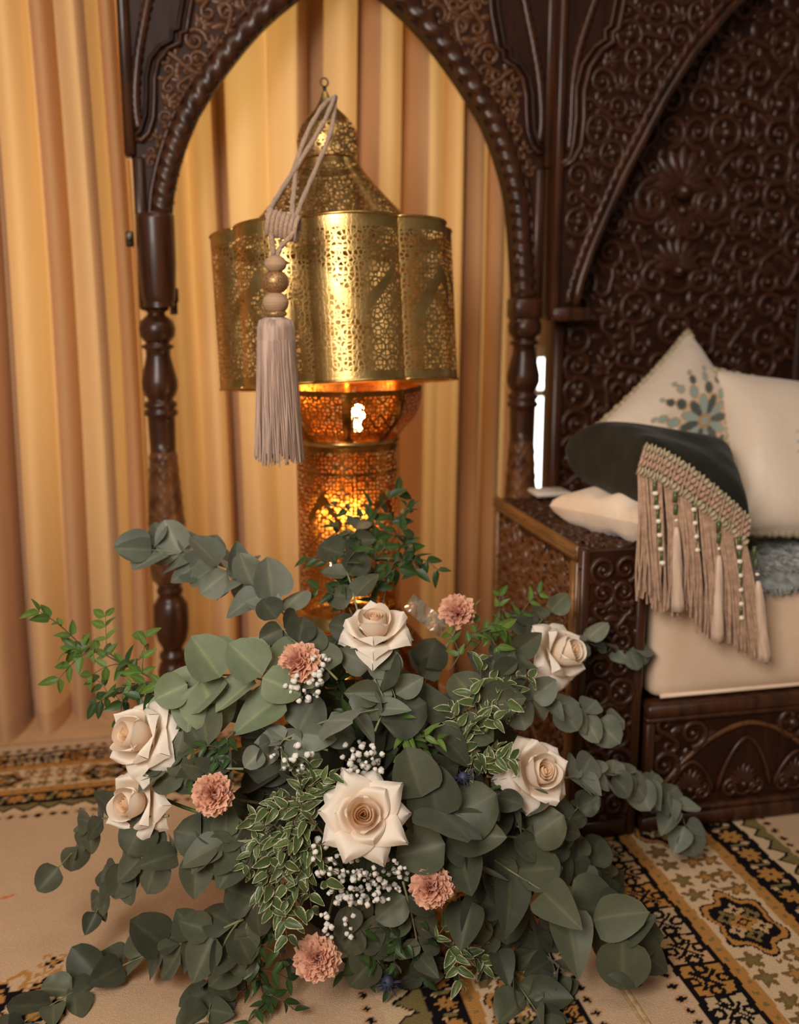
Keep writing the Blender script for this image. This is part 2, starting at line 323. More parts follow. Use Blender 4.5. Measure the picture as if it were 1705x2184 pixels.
def border(c, s, col, b):
    """paint a border; c = distance across from the inner start, s = along; b = list of (kind, c0, c1)"""
    def setm(m, v): col[m] = v
    for kind, c0, c1 in b:
        w_ = c1-c0; m = (c >= c0) & (c < c1); t = (c-c0)/w_; mid = (c0+c1)/2
        if kind == 'tan':
            setm(m, C_TAN); setm(m & (tri(s, .03) > .72) & (np.abs(t-.5) < .16), C_OLV)
        elif kind == 'line': setm(m, C_BLK)
        elif kind == 'dots':
            setm(m, C_BEI); k = np.mod(s, .03)-.015; d = np.hypot(c-mid, k); setm(m & (d < .011), C_TAN*.5+C_BEI*.5); setm(m & ((np.abs(k) < .003) & (np.abs(c-mid) < .008) | (np.abs(c-mid) < .003) & (np.abs(k) < .008)), C_BLK)
        elif kind == 'zig':
            setm(m, C_CRM); z = c0+w_*(.25+.5*tri(s, .05)); setm(m & (np.abs(c-z) < .004), C_BLK); setm(m & (c-z > .004), C_OLV)
        elif kind == 'xmot':
            cell = w_*1.0; k = np.mod(s, cell)/cell-.5; q = t-.5; idx = np.floor(s/cell).astype(int)
            base = np.where((idx % 3 == 0)[..., None], C_CRM*.75+C_OLV*.25, np.where((idx % 3 == 1)[..., None], C_TAN, C_CRM*.5+C_TAN*.5)); col[m] = base[m]
            setm(m & (np.abs(np.abs(k)-np.abs(q)) < .055) & (np.hypot(k, q) < .40), C_BLK)
            setm(m & (np.abs(np.hypot(np.abs(k)-.33, q)-.13) < .05), C_BLK); setm(m & (np.abs(np.hypot(k, np.abs(q)-.33)-.12) < .045), C_BLK)
            setm(m & (np.abs(k) > .46), C_BLK); setm(m & ((t < .06) | (t > .94)), C_BLK)
        elif kind == 'floral':
            setm(m, C_BLK); cell = w_*1.15; k = np.mod(s, cell)-cell/2; setm(m & (flower(k, c-mid, w_*.33, 8, .22) < 1), C_TAN); setm(m & (np.hypot(k, c-mid) < w_*.06), C_BLK)
            k2 = np.mod(s+cell/2, cell)-cell/2
            for sg in (-1, 1): setm(m & (np.hypot(k2-sg*w_*.12, (c-mid)-sg*w_*.26) < w_*.11), C_CRM*.7+C_TAN*.3)
            setm(m & (np.abs(k2) < .004) & (np.abs(c-mid) < w_*.3), C_OLV)
        elif kind == 'med':
            setm(m, C_CRM); cell = w_*2.5; k = np.mod(s+cell*.33, cell)-cell/2; q = c-mid
            R = np.hypot(k/1.45, q)/(w_*.43*(1+.13*np.cos(6*np.arctan2(q, k/1.45))))
            ko = np.mod(s+cell*.33+cell/2, cell)-cell/2
            for dk in (-.55, -.2, .2, .55):
                for dq in (-.32, .05, .32):
                    f = flower(ko-dk*w_, q-dq*w_, w_*.13, 5, .35); setm(m & (f < 1), C_BLK*.4+C_OLV*.35+C_TAN*.25); setm(m & (f < .5), C_TAN if dq > 0 else C_OLV)
            setm(m & (R < 1.12), C_CRM); setm(m & (R < 1.03), C_BLK); setm(m & (R < .97), C_TAN); setm(m & (R < .82), C_BLK)
            for j in range(6):
                a = j*math.pi/3; f = flower(k/1.3-math.cos(a)*w_*.2, q-math.sin(a)*w_*.2, w_*.085, 4, .3); setm(m & (f < 1.1), C_OLV if j % 2 else C_CRM*.6+C_TAN*.4); setm(m & (f < .4), C_BLK)
            f = flower(k, q, w_*.14, 4, .25); setm(m & (f < 1), C_TAN); setm(m & (f < .5), C_BLK); setm(m & (f < .25), C_TAN)
def rug(name, x0, x1, y0, y1, step, painter, label):
    nx = int((x1-x0)/step)+1; ny = int((y1-y0)/step)+1
    X, Y = np.meshgrid(np.linspace(x0, x1, nx), np.linspace(y0, y1, ny))
    wob = .002*np.sin(X*61+Y*37)+.0015*np.sin(Y*143+X*91); col = np.empty(X.shape+(3,)); col[:] = C_BEI
    painter(X+wob, Y+.002*np.sin(X*83+Y*57), col)
    Z = .010+.0015*np.sin(X*9+1)*np.sin(Y*7)
    root = empty(name, ((x0+x1)/2, (y0+y1)/2, 0)); mb = MB(); mb.v = np.stack([X, Y, Z], -1).reshape(-1, 3).tolist()
    i = np.arange((ny-1)*(nx-1)); r, c = i//(nx-1), i % (nx-1); a = r*nx+c
    mb.f = np.stack([a, a+1, a+nx+1, a+nx], 1).tolist(); mb.a['weave'] = np.concatenate([col.reshape(-1, 3), np.ones((nx*ny, 1))], 1)
    mb.build('pile', RUG, root)
    e = MB(); e.tube([(x0, y0, .006), (x0, y1, .006), (x1, y1, .006), (x1, y0, .006), (x0, y0, .006)], .007, 8); e.build('bound_edge', EDGE, root)
    tag(root, label, 'rug'); return root
EDGE = pmat('rug_binding', rgb(150, 116, 80), rgb(180, 146, 108), rough=.9, scale=80, bs_=.4)
SEAM = .692
def paint_left(X, Y, col):
    c = Y-2.19; m = c > 0; sub = col.copy()
    border(c, X, sub, [('dots', 0, .035), ('zig', .035, .075), ('line', .075, .081), ('floral', .081, .128), ('tan', .128, .155), ('med', .155, .255), ('tan', .255, .28), ('xmot', .28, .345), ('line', .345, .352), ('dots', .352, .385)])
    col[m] = sub[m]
    c = X-.235; m = (c > 0) & (Y < 2.19+(X-.235)*1.0); sub = col.copy(); sub[m] = C_BEI
    border(c, Y, sub, [('dots', 0, .05), ('zig', .05, .122), ('line', .122, .132), ('floral', .132, .18), ('line', .18, .186), ('tan', .186, .212), ('med', .212, .318), ('xmot', .318, .365), ('line', .365, .372), ('dots', .372, .405)])
    col[m] = sub[m]
    for (fx, fy, r) in ((-.252, 1.655, .012), (-.262, 1.60, .016), (-.33, 1.58, .03)):
        f = flower(X-fx, Y-fy, r*1.9, 6, .3); col[(f < 1) & (f > .75)] = C_TAN; f = flower(X-fx, Y-fy, r, 4, .3); col[f < 1] = C_BLK; col[f < .55] = C_TAN
    m = (X < -.22) & (Y < 1.585-.12*(X+.22)); k = np.hypot(np.mod(X*1.0, .06)-.03, np.mod(Y, .05)-.025); sub = col.copy(); sub[k < .02] = C_BLK; sub[k < .012] = C_TAN; sub[k > .03] = C_BLK; col[m] = sub[m]
    m = np.hypot((X+.375)/.022, (Y-1.885-(X+.375)*.35)/.0035) < 1; col[m] = np.array(rgb(206, 110, 60)[:3])
def paint_right(X, Y, col):
    border(X-SEAM, Y, col, [('dots', .065, .105), ('line', .105, .112), ('xmot', .112, .195), ('line', .195, .201), ('tan', .201, .228), ('med', .228, .372), ('tan', .372, .398), ('line', .398, .404), ('floral', .404, .47), ('line', .47, .476), ('zig', .476, .53), ('dots', .53, .56)])
rug('oriental_rug', -.95, SEAM-.004, .95, 2.60, .0045, paint_left, 'beige oriental rug under the flowers with far border towards the curtain')
rug('oriental_rug', SEAM+.004, 1.62, .95, 2.50, .0036, paint_right, 'oriental rug with dark medallion border in front of the carved bench')
# ================================================================== carved woodwork
def half_tube(mb, path, rad, n=5, lift=1.0):
    """raised half-round ridge lying on the XY plane"""
    m = len(path); b = len(mb.v)
    for i in range(m):
        p = Vector((*path[i], 0)); t = Vector((*path[min(i+1, m-1)], 0))-Vector((*path[max(i-1, 0)], 0)); t.normalize(); s = Vector((-t.y, t.x, 0))
        for k in range(n):
            a = math.pi*k/(n-1); q = p+s*(math.cos(a)*rad[i])+Vector((0, 0, math.sin(a)*rad[i]*lift)); mb.v.append(tuple(q))
    for i in range(m-1):
        for k in range(n-1): mb.f.append((b+i*n+k, b+(i+1)*n+k, b+(i+1)*n+k+1, b+i*n+k+1))
def lobe(mb, base, ang, L, W, h=.3):
    """teardrop leaf lobe with a centre groove"""
    P = []; ca, sa = math.cos(ang), math.sin(ang)
    for j in range(6):
        v = j/5; wv = W*math.sin(math.pi*min(1, .12+.88*v))**.8
        for i in range(5):
            u = (i-2)/2; z = h*W*2*(1-u*u)*math.sin(math.pi*min(.96, .15+.8*v))-(.35*h*W if i == 2 else 0)+(.0 if abs(u) < 1 else -.02)
            x, y = v*L, u*wv; P.append((base[0]+ca*x-sa*y, base[1]+sa*x+ca*y, max(z, -.02)))
    mb.quadgrid(P, 5, 6, flip=True)
def spiral(c, r0, r1, a0, turns, n=15):
    return [(c[0]+(r0+(r1-r0)*t)*math.cos(a0+turns*2*math.pi*t), c[1]+(r0+(r1-r0)*t)*math.sin(a0+turns*2*math.pi*t)) for t in [k/(n-1) for k in range(n)]]
def motif_scroll(mat):
    mb = MB(); p = spiral((0, 0), .46, .12, -2.2, 1.35, 18); half_tube(mb, p, [.11-.05*k/17 for k in range(18)], 5, 1.3)
    mb.sphere((0, 0, .02), .12, 8, 5); lobe(mb, (.25, -.35), -.5, .45, .14); lobe(mb, (-.35, -.3), -2.4, .35, .12); lobe(mb, (-.4, .25), 2.3, .32, .12)
    return mb.mesh('carved_scroll', mat)
def motif_s(mat):
    mb = MB(); a = spiral((-.28, .22), .08, .26, 0.4, -1.1, 11); c = spiral((.28, -.22), .26, .08, 2.6, 1.1, 11)
    p = a+c; half_tube(mb, p, [.05+.05*math.sin(math.pi*k/21) for k in range(22)], 5, 1.4)
    lobe(mb, (.05, .12), .7, .5, .13); lobe(mb, (-.05, -.12), .7+math.pi, .5, .13)
    return mb.mesh('carved_double_scroll', mat)
def motif_leaf(mat):
    mb = MB()
    for a, L in ((0, .55), (.6, .5), (-.6, .5), (1.25, .4), (-1.25, .4)): lobe(mb, (-.2, 0), a, L, .11, .4)
    mb.sphere((-.22, 0, .03), .1, 8, 5); return mb.mesh('carved_leaf', mat)
def motif_bead(mat):
    mb = MB(); mb.sphere((0, 0, .1), .5, 10, 6, (1, 1, .7)); return mb.mesh('carved_bead', mat)
def motif_palmette(mat):
    mb = MB()
    for k in range(9): a = math.pi/2+(k-4)*.37; lobe(mb, (0, -.1), a, .62-.03*abs(k-4), .115, .42)
    for s in (-1, 1):
        p = spiral((s*.42, -.28), .30, .07, math.pi/2, s*-1.25, 14); half_tube(mb, p, [.075]*14, 5, 1.2)
    half_tube(mb, [(-.62+.124*k, -.02-.5*math.cos(math.pi*(k/10-.5))) for k in range(11)], [.05]*11, 5, 1.2)
    mb.sphere((0, -.15, .05), .13, 8, 5); return mb.mesh('carved_palmette', mat)
def motif_ring(mat):
    mb = MB(); half_tube(mb, spiral((0, 0), .42, .42, 0, 1.0, 18), [.1]*18, 5, 1.2); mb.sphere((0, 0, 0), .2, 8, 5)
    for k in range(4): lobe(mb, (.05*math.cos(k*1.57+.78), .05*math.sin(k*1.57+.78)), k*1.57+.78, .34, .09)
    return mb.mesh('carved_rosette', mat)
CARV = {}
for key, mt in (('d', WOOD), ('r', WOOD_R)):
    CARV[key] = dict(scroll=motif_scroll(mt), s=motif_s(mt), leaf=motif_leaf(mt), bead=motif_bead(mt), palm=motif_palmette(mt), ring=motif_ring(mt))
NM = dict(scroll='carved_scroll', s='carved_double_scroll', leaf='carved_leaf', bead='carved_bead', palm='carved_palmette', ring='carved_rosette')
def carve(kind, parent, o, ex, ey, size, ang=0.0, flip=1, key='d', lift=None):
    ex, ey = Vector(ex), Vector(ey); n = ex.cross(ey); x = ex*math.cos(ang)+ey*math.sin(ang); y = (-ex*math.sin(ang)+ey*math.cos(ang))*flip
    return put(NM[kind], CARV[key][kind], parent, frame(Vector(o), x, y, n, (size, size, lift or size)))
def carve_panel(parent, o, ex, ey, w_, h_, cell, seed, key='d', skip=None, sym=True):
    """scrolls, leaves and beads in a mirrored layout over a w x h panel whose lower left corner is o"""
    r = random.Random(seed); nx = max(1, int(round(w_/cell/(2 if sym else 1)))); ny = max(1, int(round(h_/cell))); cx = w_/(nx*(2 if sym else 1)); cy = h_/ny
    ex, ey, o = Vector(ex), Vector(ey), Vector(o)
    for j in range(ny):
        for i in range(nx):
            kind = ('scroll', 's', 'leaf', 'scroll', 'ring', 's')[(i*2+j*3+r.randrange(2)) % 6]; a = r.choice((0, .5, 1.0, 1.57, 2.2, -.6))+r.uniform(-.2, .2); f = 1 if (i+j) % 2 else -1
            x = (i+.5)*cx+r.uniform(-.08, .08)*cx; y = (j+.5)*cy+r.uniform(-.08, .08)*cy; s = min(cx, cy)*1.30
            bx, by = (i+1)*cx*.98, (j+.98)*cy
            for m in ((0, 1) if sym else (0,)):
                X = w_-x if m else x
                if skip and skip(X, y): continue
                carve(kind, parent, o+ex*X+ey*y, ex*(-1 if m else 1), ey, s, a, f, key) if not m else put(NM[kind], CARV[key][kind], parent, frame(o+ex*X+ey*y, -ex*math.cos(a)+ey*math.sin(a), (ex*math.sin(a)+ey*math.cos(a))*f, ex.cross(ey), s))
                BX = w_-bx if m else bx
                if r.random() < .55 and .02 < BX < w_-.02 and by < h_-.01: carve('bead', parent, o+ex*BX+ey*by, ex, ey, cell*.2, 0, 1, key)
def rope(mb, path, r, turns, n=10, up=None, flat=1.0):
    m = len(path); mb.tube(path, [r]*m, n, up=up, flat=flat, twist=lambda i, a: 1+.22*math.cos(2*a-turns*2*math.pi*i/m))
def P(x, y, Y): v = atY(x, y, Y); return (v.x, v.z)
# ---------------------------------------------------------------- slender arch screen with two turned posts
SY = 2.56; AX = .434; screen = empty('arched_wooden_screen', (AX, SY, 0)); tag(screen, 'carved dark wooden arch on two turned posts standing around the brass lantern', 'screen')
arch = [P(x, y, SY) for x, y in ((360, 655), (364, 540), (368, 470), (371, 425), (382, 370), (400, 310), (425, 250), (455, 200), (490, 150), (525, 105), (560, 65), (600, 28), (645, -8), (690, -38), (736, -62))]
arch = [(x-AX, z) for x, z in arch]; arch[-1] = (0.0, arch[-1][1]); ztop = 2.30
XO = P(302, 400, SY)[0]-AX-.012
AZ = [p[1] for p in arch]; AXs = [p[0] for p in arch]
def ain(z): return float(np.interp(z, AZ, AXs))
def arcpath(off, z0, z1, n, y):
    out = []
    for k in range(n):
        z = z0+(z1-z0)*k/(n-1); d = (ain(z+.01)-ain(z-.01))/.02; l = math.hypot(1, d); out.append(Vector((ain(z)-off/l, y, z+off*d/l)))
    return out
def mirror(pts, s): return [Vector((AX+s*p[0], p[1], p[2])) for p in pts]
for s in (1, -1):
    zs = [1.12+(AZ[-1]-.002-1.12)*k/40 for k in range(41)]; mb = MB()
    for y0 in (SY-.02, SY+.03):
        Q = []
        for z in zs: Q += [(AX+s*XO, y0, z), (AX+s*ain(z), y0, z)]
        mb.quadgrid(Q, 2, 41, flip=(y0 > SY) == (s > 0))
    Q = []
    for z in zs: Q += [(AX+s*ain(z), SY-.02, z), (AX+s*ain(z), SY+.03, z)]
    mb.quadgrid(Q, 2, 41, flip=s < 0)
    Q = []
    for z in zs: Q += [(AX+s*XO, SY-.02, z), (AX+s*XO, SY+.03, z)]
    mb.quadgrid(Q, 2, 41, flip=s > 0); mb.box((AX, SY-.02, AZ[-1]-.004), (AX+s*XO, SY+.03, ztop))
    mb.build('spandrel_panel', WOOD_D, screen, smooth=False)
    mb = MB(); rope(mb, catmull(mirror(arcpath(.026, 1.15, AZ[-1]-.01, 26, SY-.024), s), 5), .024, 24, up=(0, -1, 0), flat=.7); mb.build('rope_moulding', WOOD, screen)
    mb = MB(); mb.tube(mirror(arcpath(.053, 1.15, AZ[-1]-.01, 40, SY-.022), s), .006, 6); mb.build('inner_bead_moulding', WOOD, screen)
    cl = [(290, 300), (303, 303), (318, 288), (328, 255), (330, 215), (330, 175), (337, 138), (358, 110), (384, 98), (384, 77), (398, 74), (401, 48), (410, 0), (414, -60), (418, -140)]
    for dx, nm, r, mt in ((0, 'clover_moulding', .007, WOOD), (-17, 'clover_moulding', .006, WOOD_D)):
        pts = [Vector((P(x+dx, y-(6 if dx else 0), SY)[0]-AX, SY-.026, P(x+dx, y-(6 if dx else 0), SY)[1])) for x, y in cl[(1 if dx else 0):]]
        pts = [p for p in pts if p.x > XO-.004]; mb = MB(); mb.tube(mirror(pts, s), r, 6, up=(0, -1, 0), flat=1.6); mb.build(nm, mt, screen)
    rp = [Vector((P(x, y, SY)[0]-AX, SY-.024, P(x, y, SY)[1])) for x, y in ((297, 278), (291, 240), (290, 190), (296, 120), (306, 60), (318, 0), (332, -70), (348, -140))]
    mb = MB(); rope(mb, mirror(catmull(rp, 6), s), .011, 20, 8, up=(0, -1, 0), flat=.8); mb.build('outer_rope_moulding', WOOD, screen)
    xx = [XO-.022, XO+.004]; mb = MB(); mb.box((AX+s*xx[0], SY-.034, 1.47), (AX+s*xx[1], SY+.034, ztop), .006); mb.box((AX+s*(XO-.006), SY-.03, 1.12), (AX+s*(XO+.022), SY+.03, 1.47), .005); mb.build('outer_stile', WOOD, screen)
    # carved scrolls along the spandrel
    k = 0; z = 1.17
    while z < AZ[-1]-.02:
        o_out = 0
        x_in = ain(z)-.062; zc = z
        clx = float(np.interp(z, [P(x, y, SY)[1] for x, y in cl], [P(x, y, SY)[0]-AX+.012 for x, y in cl])) if z > P(290, 300, SY)[1] else XO+.024
        wd = x_in-clx
        if wd > .02:
            nn = max(1, int(round(wd/.046))); st = wd/nn
            for q in range(nn):
                x = clx+(q+.5)*st; sz = min(st, .055)*1.42
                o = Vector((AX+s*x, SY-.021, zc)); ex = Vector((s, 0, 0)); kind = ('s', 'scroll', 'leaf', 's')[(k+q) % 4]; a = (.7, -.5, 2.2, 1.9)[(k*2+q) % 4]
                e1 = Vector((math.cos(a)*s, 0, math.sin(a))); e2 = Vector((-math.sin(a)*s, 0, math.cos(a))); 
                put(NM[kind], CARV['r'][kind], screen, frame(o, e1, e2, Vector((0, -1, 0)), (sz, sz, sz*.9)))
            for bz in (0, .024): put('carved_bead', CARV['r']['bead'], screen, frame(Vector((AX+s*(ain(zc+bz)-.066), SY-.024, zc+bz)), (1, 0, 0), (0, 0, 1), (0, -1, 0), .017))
        z += .043; k += 1
# posts
SC = 2150.0
def post_profile(pts, x, Y):
    out = []
    for y, hw in pts: v = atY(x, y, Y); D = (v-CAM).dot(FWD); out.append((hw*D/FPX, v.z))
    return out
def smoothprof(pr, n=4):
    P_ = catmull([Vector((r, 0, z)) for r, z in pr], n); return [(max(.002, p.x), p.z) for p in P_]
PX = atY(345, 900, SY).x
up_p = post_profile([(655, 24), (662, 24), (668, 18), (674, 22), (684, 34), (700, 39), (716, 37), (728, 28), (732, 24), (736, 33), (741, 34), (746, 26), (760, 26), (785, 32), (812, 38), (828, 38), (842, 33), (850, 27), (854, 27), (858, 34), (866, 35), (871, 29), (876, 35), (883, 36), (888, 29), (900, 29), (940, 28), (965, 27)], 345, SY)
pine = post_profile([(962, 27), (975, 29), (1010, 31), (1060, 34), (1120, 38), (1170, 40), (1205, 39), (1230, 35), (1245, 27)], 345, SY)
lo_p = post_profile([(1243, 26), (1252, 24), (1258, 28), (1264, 27), (1270, 23), (1280, 30), (1290, 36), (1320, 37), (1345, 36), (1365, 31), (1380, 22), (1388, 21), (1394, 28), (1402, 29), (1408, 24), (1416, 29), (1430, 33), (1500, 34), (1560, 35)], 345, SY)
lo_p[-1] = (lo_p[-1][0], 0.0)
def pinemod(j, a, z): return 1+.075*abs(math.cos(5*a+z*95))*abs(math.cos(5*a-z*95))-.02
for s in (-1, 1):
    cx = AX+s*(AX-PX); post = empty('turned_post', (cx, SY, 0), None); post.parent = screen; post.location = (cx-AX, 0, 0)
    MB().lathe(up_p, 28, (cx, SY)).build('baluster', WOOD, post)
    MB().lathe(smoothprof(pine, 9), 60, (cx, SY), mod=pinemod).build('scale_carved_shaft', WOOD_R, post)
    MB().lathe(lo_p, 28, (cx, SY)).build('foot', WOOD, post)
    if s < 0:
        MB().lathe(post_profile([(455, 34), (458, 40), (468, 41), (560, 40), (630, 36), (640, 35), (646, 31), (650, 35), (655, 30)], 322, SY-.03), 32, (atY(324, 560, SY-.035).x+.012, SY-.035)).build('sleeve_capital', WOOD, post)
        for (x, y) in ((276, 510), (372, 630), (370, 655)):
            v = atY(x, y, SY-.02); mb = MB(); mb.box((v.x-.008, v.y-.012, v.z-.018), (v.x+.010, v.y+.012, v.z+.018), .003); mb.tube([(v.x, v.y-.016, v.z), (v.x, v.y-.008, v.z)], .006, 8); mb.build('latch', DARKMETAL, post)
    else:
        MB().box((cx-.040, SY-.040, 1.095), (cx+.036, SY+.036, 1.15), .006).box((cx-.034, SY-.034, 1.08), (cx+.030, SY+.030, 1.10), .004).build('block_capital', WOOD, post)
        for y in (550, 615):
            v = atY(1104, y, SY-.02); MB().box((v.x-.006, v.y-.010, v.z-.014), (v.x+.012, v.y+.012, v.z+.014), .003).build('latch', DARKMETAL, post)
# ---------------------------------------------------------------- carved bench with tall back
TY0, BX0 = 1.835, .945; throne = empty('carved_wooden_bench', (1.35, 2.2, 0)); tag(throne, 'tall backed carved dark wooden bench holding the cushions', 'bench')
BY = 2.60; back = empty('backrest', (0, 0, 0)); back.parent = throne; back.location = (1.38-1.35, BY-2.2, 0)
bx0, bx1 = P(1172, 800, BY)[0], 1.95
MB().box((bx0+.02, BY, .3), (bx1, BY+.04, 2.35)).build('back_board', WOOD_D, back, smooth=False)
MB().box((bx0, BY-.03, .05), (bx0+.030, BY+.045, 1.14), .006).build('stile', WOOD, back)
cxm = P(1452, 420, BY)[0]; sk = [(cxm, P(1452, 385, BY)[1], .135), (cxm, P(1452, 560, BY)[1], .105), (cxm, P(1452, 700, BY)[1], .07)]
wv = (cxm-bx0-.04)*2
def skipb(x, y):
    X, Z = bx0+.04+x, .62+y
    return any(math.hypot(X-a, Z-b) < c*.72 for a, b, c in sk)
carve_panel(back, (bx0+.04, BY-.001, .62), (1, 0, 0), (0, 0, 1), wv, 1.38, .078, 11, 'd', skipb)
carve_panel(back, (bx0+.04+wv, BY-.001, 1.0), (1, 0, 0), (0, 0, 1), .16, 1.0, .08, 12, 'd', None, False)
for (a, b, c), kd in zip(sk, ('palm', 'palm', 'ring')): carve(kd, back, (a, BY-.002, b), (1, 0, 0), (0, 0, 1), c*1.45)
carve('palm', back, (cxm, BY-.002, sk[0][1]-.1), (1, 0, 0), (0, 0, 1), .14, math.pi)
vx = P(1692, 700, BY)[0]; MB().box((vx, BY-.02, .5), (vx+.05, BY+.01, 1.22), .006).build('stile', WOOD_D, back)
# front arch of the bench back
FY = 2.52; fr = empty('arch_frame', (0, 0, 0)); fr.parent = throne; fr.location = (1.0-1.35, FY-2.2, 0)
ib = [P(x, y, FY) for x, y in ((1228, 660), (1238, 610), (1262, 540), (1290, 475), (1330, 385), (1375, 300), (1420, 215), (1480, 120), (1560, 25), (1660, -60), (1780, -130))]
ibz = [p[1] for p in ib]; ibx = [p[0] for p in ib]; fx0 = P(1181, 400, FY)[0]
def bin_(z): return float(np.interp(z, ibz, ibx))
zs = [ibz[0]+(ibz[-1]-ibz[0])*k/40 for k in range(41)]; mb = MB()
for y0 in (FY-.02, FY+.05):
    Q = []
    for z in zs: Q += [(fx0, y0, z), (bin_(z), y0, z)]
    mb.quadgrid(Q, 2, 41, flip=y0 > FY)
for fn in (bin_, lambda z: fx0):
    Q = []
    for z in zs: Q += [(fn(z), FY-.02, z), (fn(z), FY+.05, z)]
    mb.quadgrid(Q, 2, 41, flip=fn is not bin_)
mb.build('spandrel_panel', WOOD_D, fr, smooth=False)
def bpath(off, n=30): 
    out = []
    for k in range(n):
        z = ibz[0]+.01+(ibz[-1]-ibz[0]-.02)*k/(n-1); d = (bin_(z+.01)-bin_(z-.01))/.02; l = math.hypot(1, d); out.append(Vector((bin_(z)-off/l, FY-.022, z+off*d/l)))
    return out
mb = MB(); mb.tube(bpath(.012), .012, 8, up=(0, -1, 0)); mb.build('edge_moulding', WOOD, fr)
mb = MB(); rope(mb, catmull(bpath(.034), 5), .011, 34, 8, up=(0, -1, 0)); mb.build('rope_moulding', WOOD, fr)
cb = [(1192, 357), (1213, 347), (1230, 315), (1236, 260), (1236, 200), (1248, 150), (1274, 112), (1298, 97), (1296, 77), (1309, 68), (1316, 30), (1322, 0), (1330, -60), (1340, -140)]
for dx, r, mt in ((0, .008, WOOD), (-16, .006, WOOD)):
    pts = [Vector((P(x+dx*(1 if i > 1 else .4), y-(5 if dx else 0), FY)[0], FY-.026, P(x, y-(5 if dx else 0), FY)[1])) for i, (x, y) in enumerate(cb)]
    mb = MB(); mb.tube(pts, r, 6, up=(0, -1, 0), flat=1.6); mb.build('clover_moulding', mt, fr)
pts = [Vector((P(x, y, FY)[0], FY-.024, P(x, y, FY)[1])) for x, y in ((1206, 325), (1211, 260), (1214, 190), (1224, 120), (1242, 60), (1262, 0), (1285, -70), (1300, -140))]
mb = MB(); rope(mb, catmull(pts, 6), .010, 20, 8, up=(0, -1, 0)); mb.build('outer_rope_moulding', WOOD, fr)
MB().box((fx0-.008, FY-.034, ibz[0]-.02), (fx0+.014, FY+.06, 2.3), .005).build('outer_stile', WOOD, fr)
MB().box((fx0-.004, FY-.035, ibz[0]-.03), (bin_(ibz[0])+.03, FY+.055, ibz[0]+.005), .004).build('bracket', WOOD, fr)
z = ibz[0]+.05; k = 0; cz = [P(x, y, FY)[1] for x, y in cb]; cxs = [P(x, y, FY)[0]+.014 for x, y in cb]
while z < 2.05:
    x0_ = float(np.interp(z, cz, cxs)) if z > cz[0] else fx0+.03; x1_ = bin_(z)-.05; wd = x1_-x0_
    if wd > .02:
        nn = max(1, int(round(wd/.06)))
        for q in range(nn):
            kind = ('s', 'scroll', 'leaf', 'ring')[(k+q) % 4]; carve(kind, fr, (x0_+(q+.5)*wd/nn, FY-.021, z), (1, 0, 0), (0, 0, 1), min(.078, wd/nn*1.35), (.7, -.5, 2.2, 1.2)[(k*2+q) % 4], 1, 'd')
    z += .056; k += 1
# seat box, arm
ZA = .655; AX0, AX1 = .782, .930
arm = empty('arm_box', (0, 0, 0)); arm.parent = throne; arm.location = (AX0-1.35, TY0-2.2, 0)
AYB = 2.40
MB().box((AX0+.006, TY0+.006, .012), (AX1-.006, AYB, ZA-.006)).build('carcass', WOOD_D, arm, smooth=False)
mb = MB()
for (x0_, x1_) in ((AX0, AX0+.022), (AX1-.022, AX1)): mb.box((x0_, TY0, .012), (x1_, TY0+.03, ZA), .004)
mb.box((AX0+.022, TY0, .012), (AX1-.022, TY0+.02, .05), .004); mb.build('front_stile', WOOD, arm)
carve_panel(arm, (AX0+.024, TY0+.005, .06), (1, 0, 0), (0, 0, 1), AX1-AX0-.048, .575, .05, 21, 'd')
# left side: gilded frame with a carved lattice panel
mb = MB(); G = .024
for a, b in (((AX0-.006, TY0+.02, ZA-.03), (AX0+.006, AYB, ZA+.004)), ((AX0-.006, TY0+.016, .02), (AX0+.006, TY0+.05, ZA-.03)), ((AX0-.006, AYB-.03, .02), (AX0+.006, AYB, ZA-.03))): mb.box(a, b, .004)
for kz in (.010, .020): mb.box((AX0-.009, TY0+.02, ZA-.03+kz), (AX0-.004, AYB, ZA-.03+kz+.004), .001)
mb.build('side_frame', WOOD_G, arm)
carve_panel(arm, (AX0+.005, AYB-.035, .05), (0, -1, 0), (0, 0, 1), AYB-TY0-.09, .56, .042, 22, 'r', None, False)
carve_panel(arm, (AX0+.012, TY0+.03, ZA-.006), (1, 0, 0), (0, 1, 0), AX1-AX0-.03, AYB-TY0-.05, .042, 23, 'd', None, False)
MB().box((AX1-.016, TY0, ZA-.008), (AX1+.002, AYB, ZA+.006), .003).build('top_edge', WOOD, arm)
base = empty('seat_base', (0, 0, 0)); base.parent = throne; base.location = (BX0-1.35, TY0-2.2, 0); BXR = 1.95; ZB = .305
MB().box((BX0, TY0+.02, .012), (BXR, 2.58, ZB-.01)).build('carcass', WOOD_D, base, smooth=False)
mb = MB(); mb.box((BX0, TY0-.002, ZB-.03), (BXR, TY0+.05, ZB), .006); mb.box((BX0, TY0+.004, ZB-.042), (BXR, TY0+.03, ZB-.03), .003); mb.build('top_rail', WOOD, base)
mb = MB(); mb.box((BX0, TY0, .012), (BXR, TY0+.03, .045), .005); mb.box((BX0, TY0+.006, .045), (BXR, TY0+.03, .058), .003); mb.build('plinth', WOOD, base)
MB().box((BX0, TY0+.002, .045), (BX0+.022, TY0+.03, ZB-.042), .004).build('stile', WOOD, base)
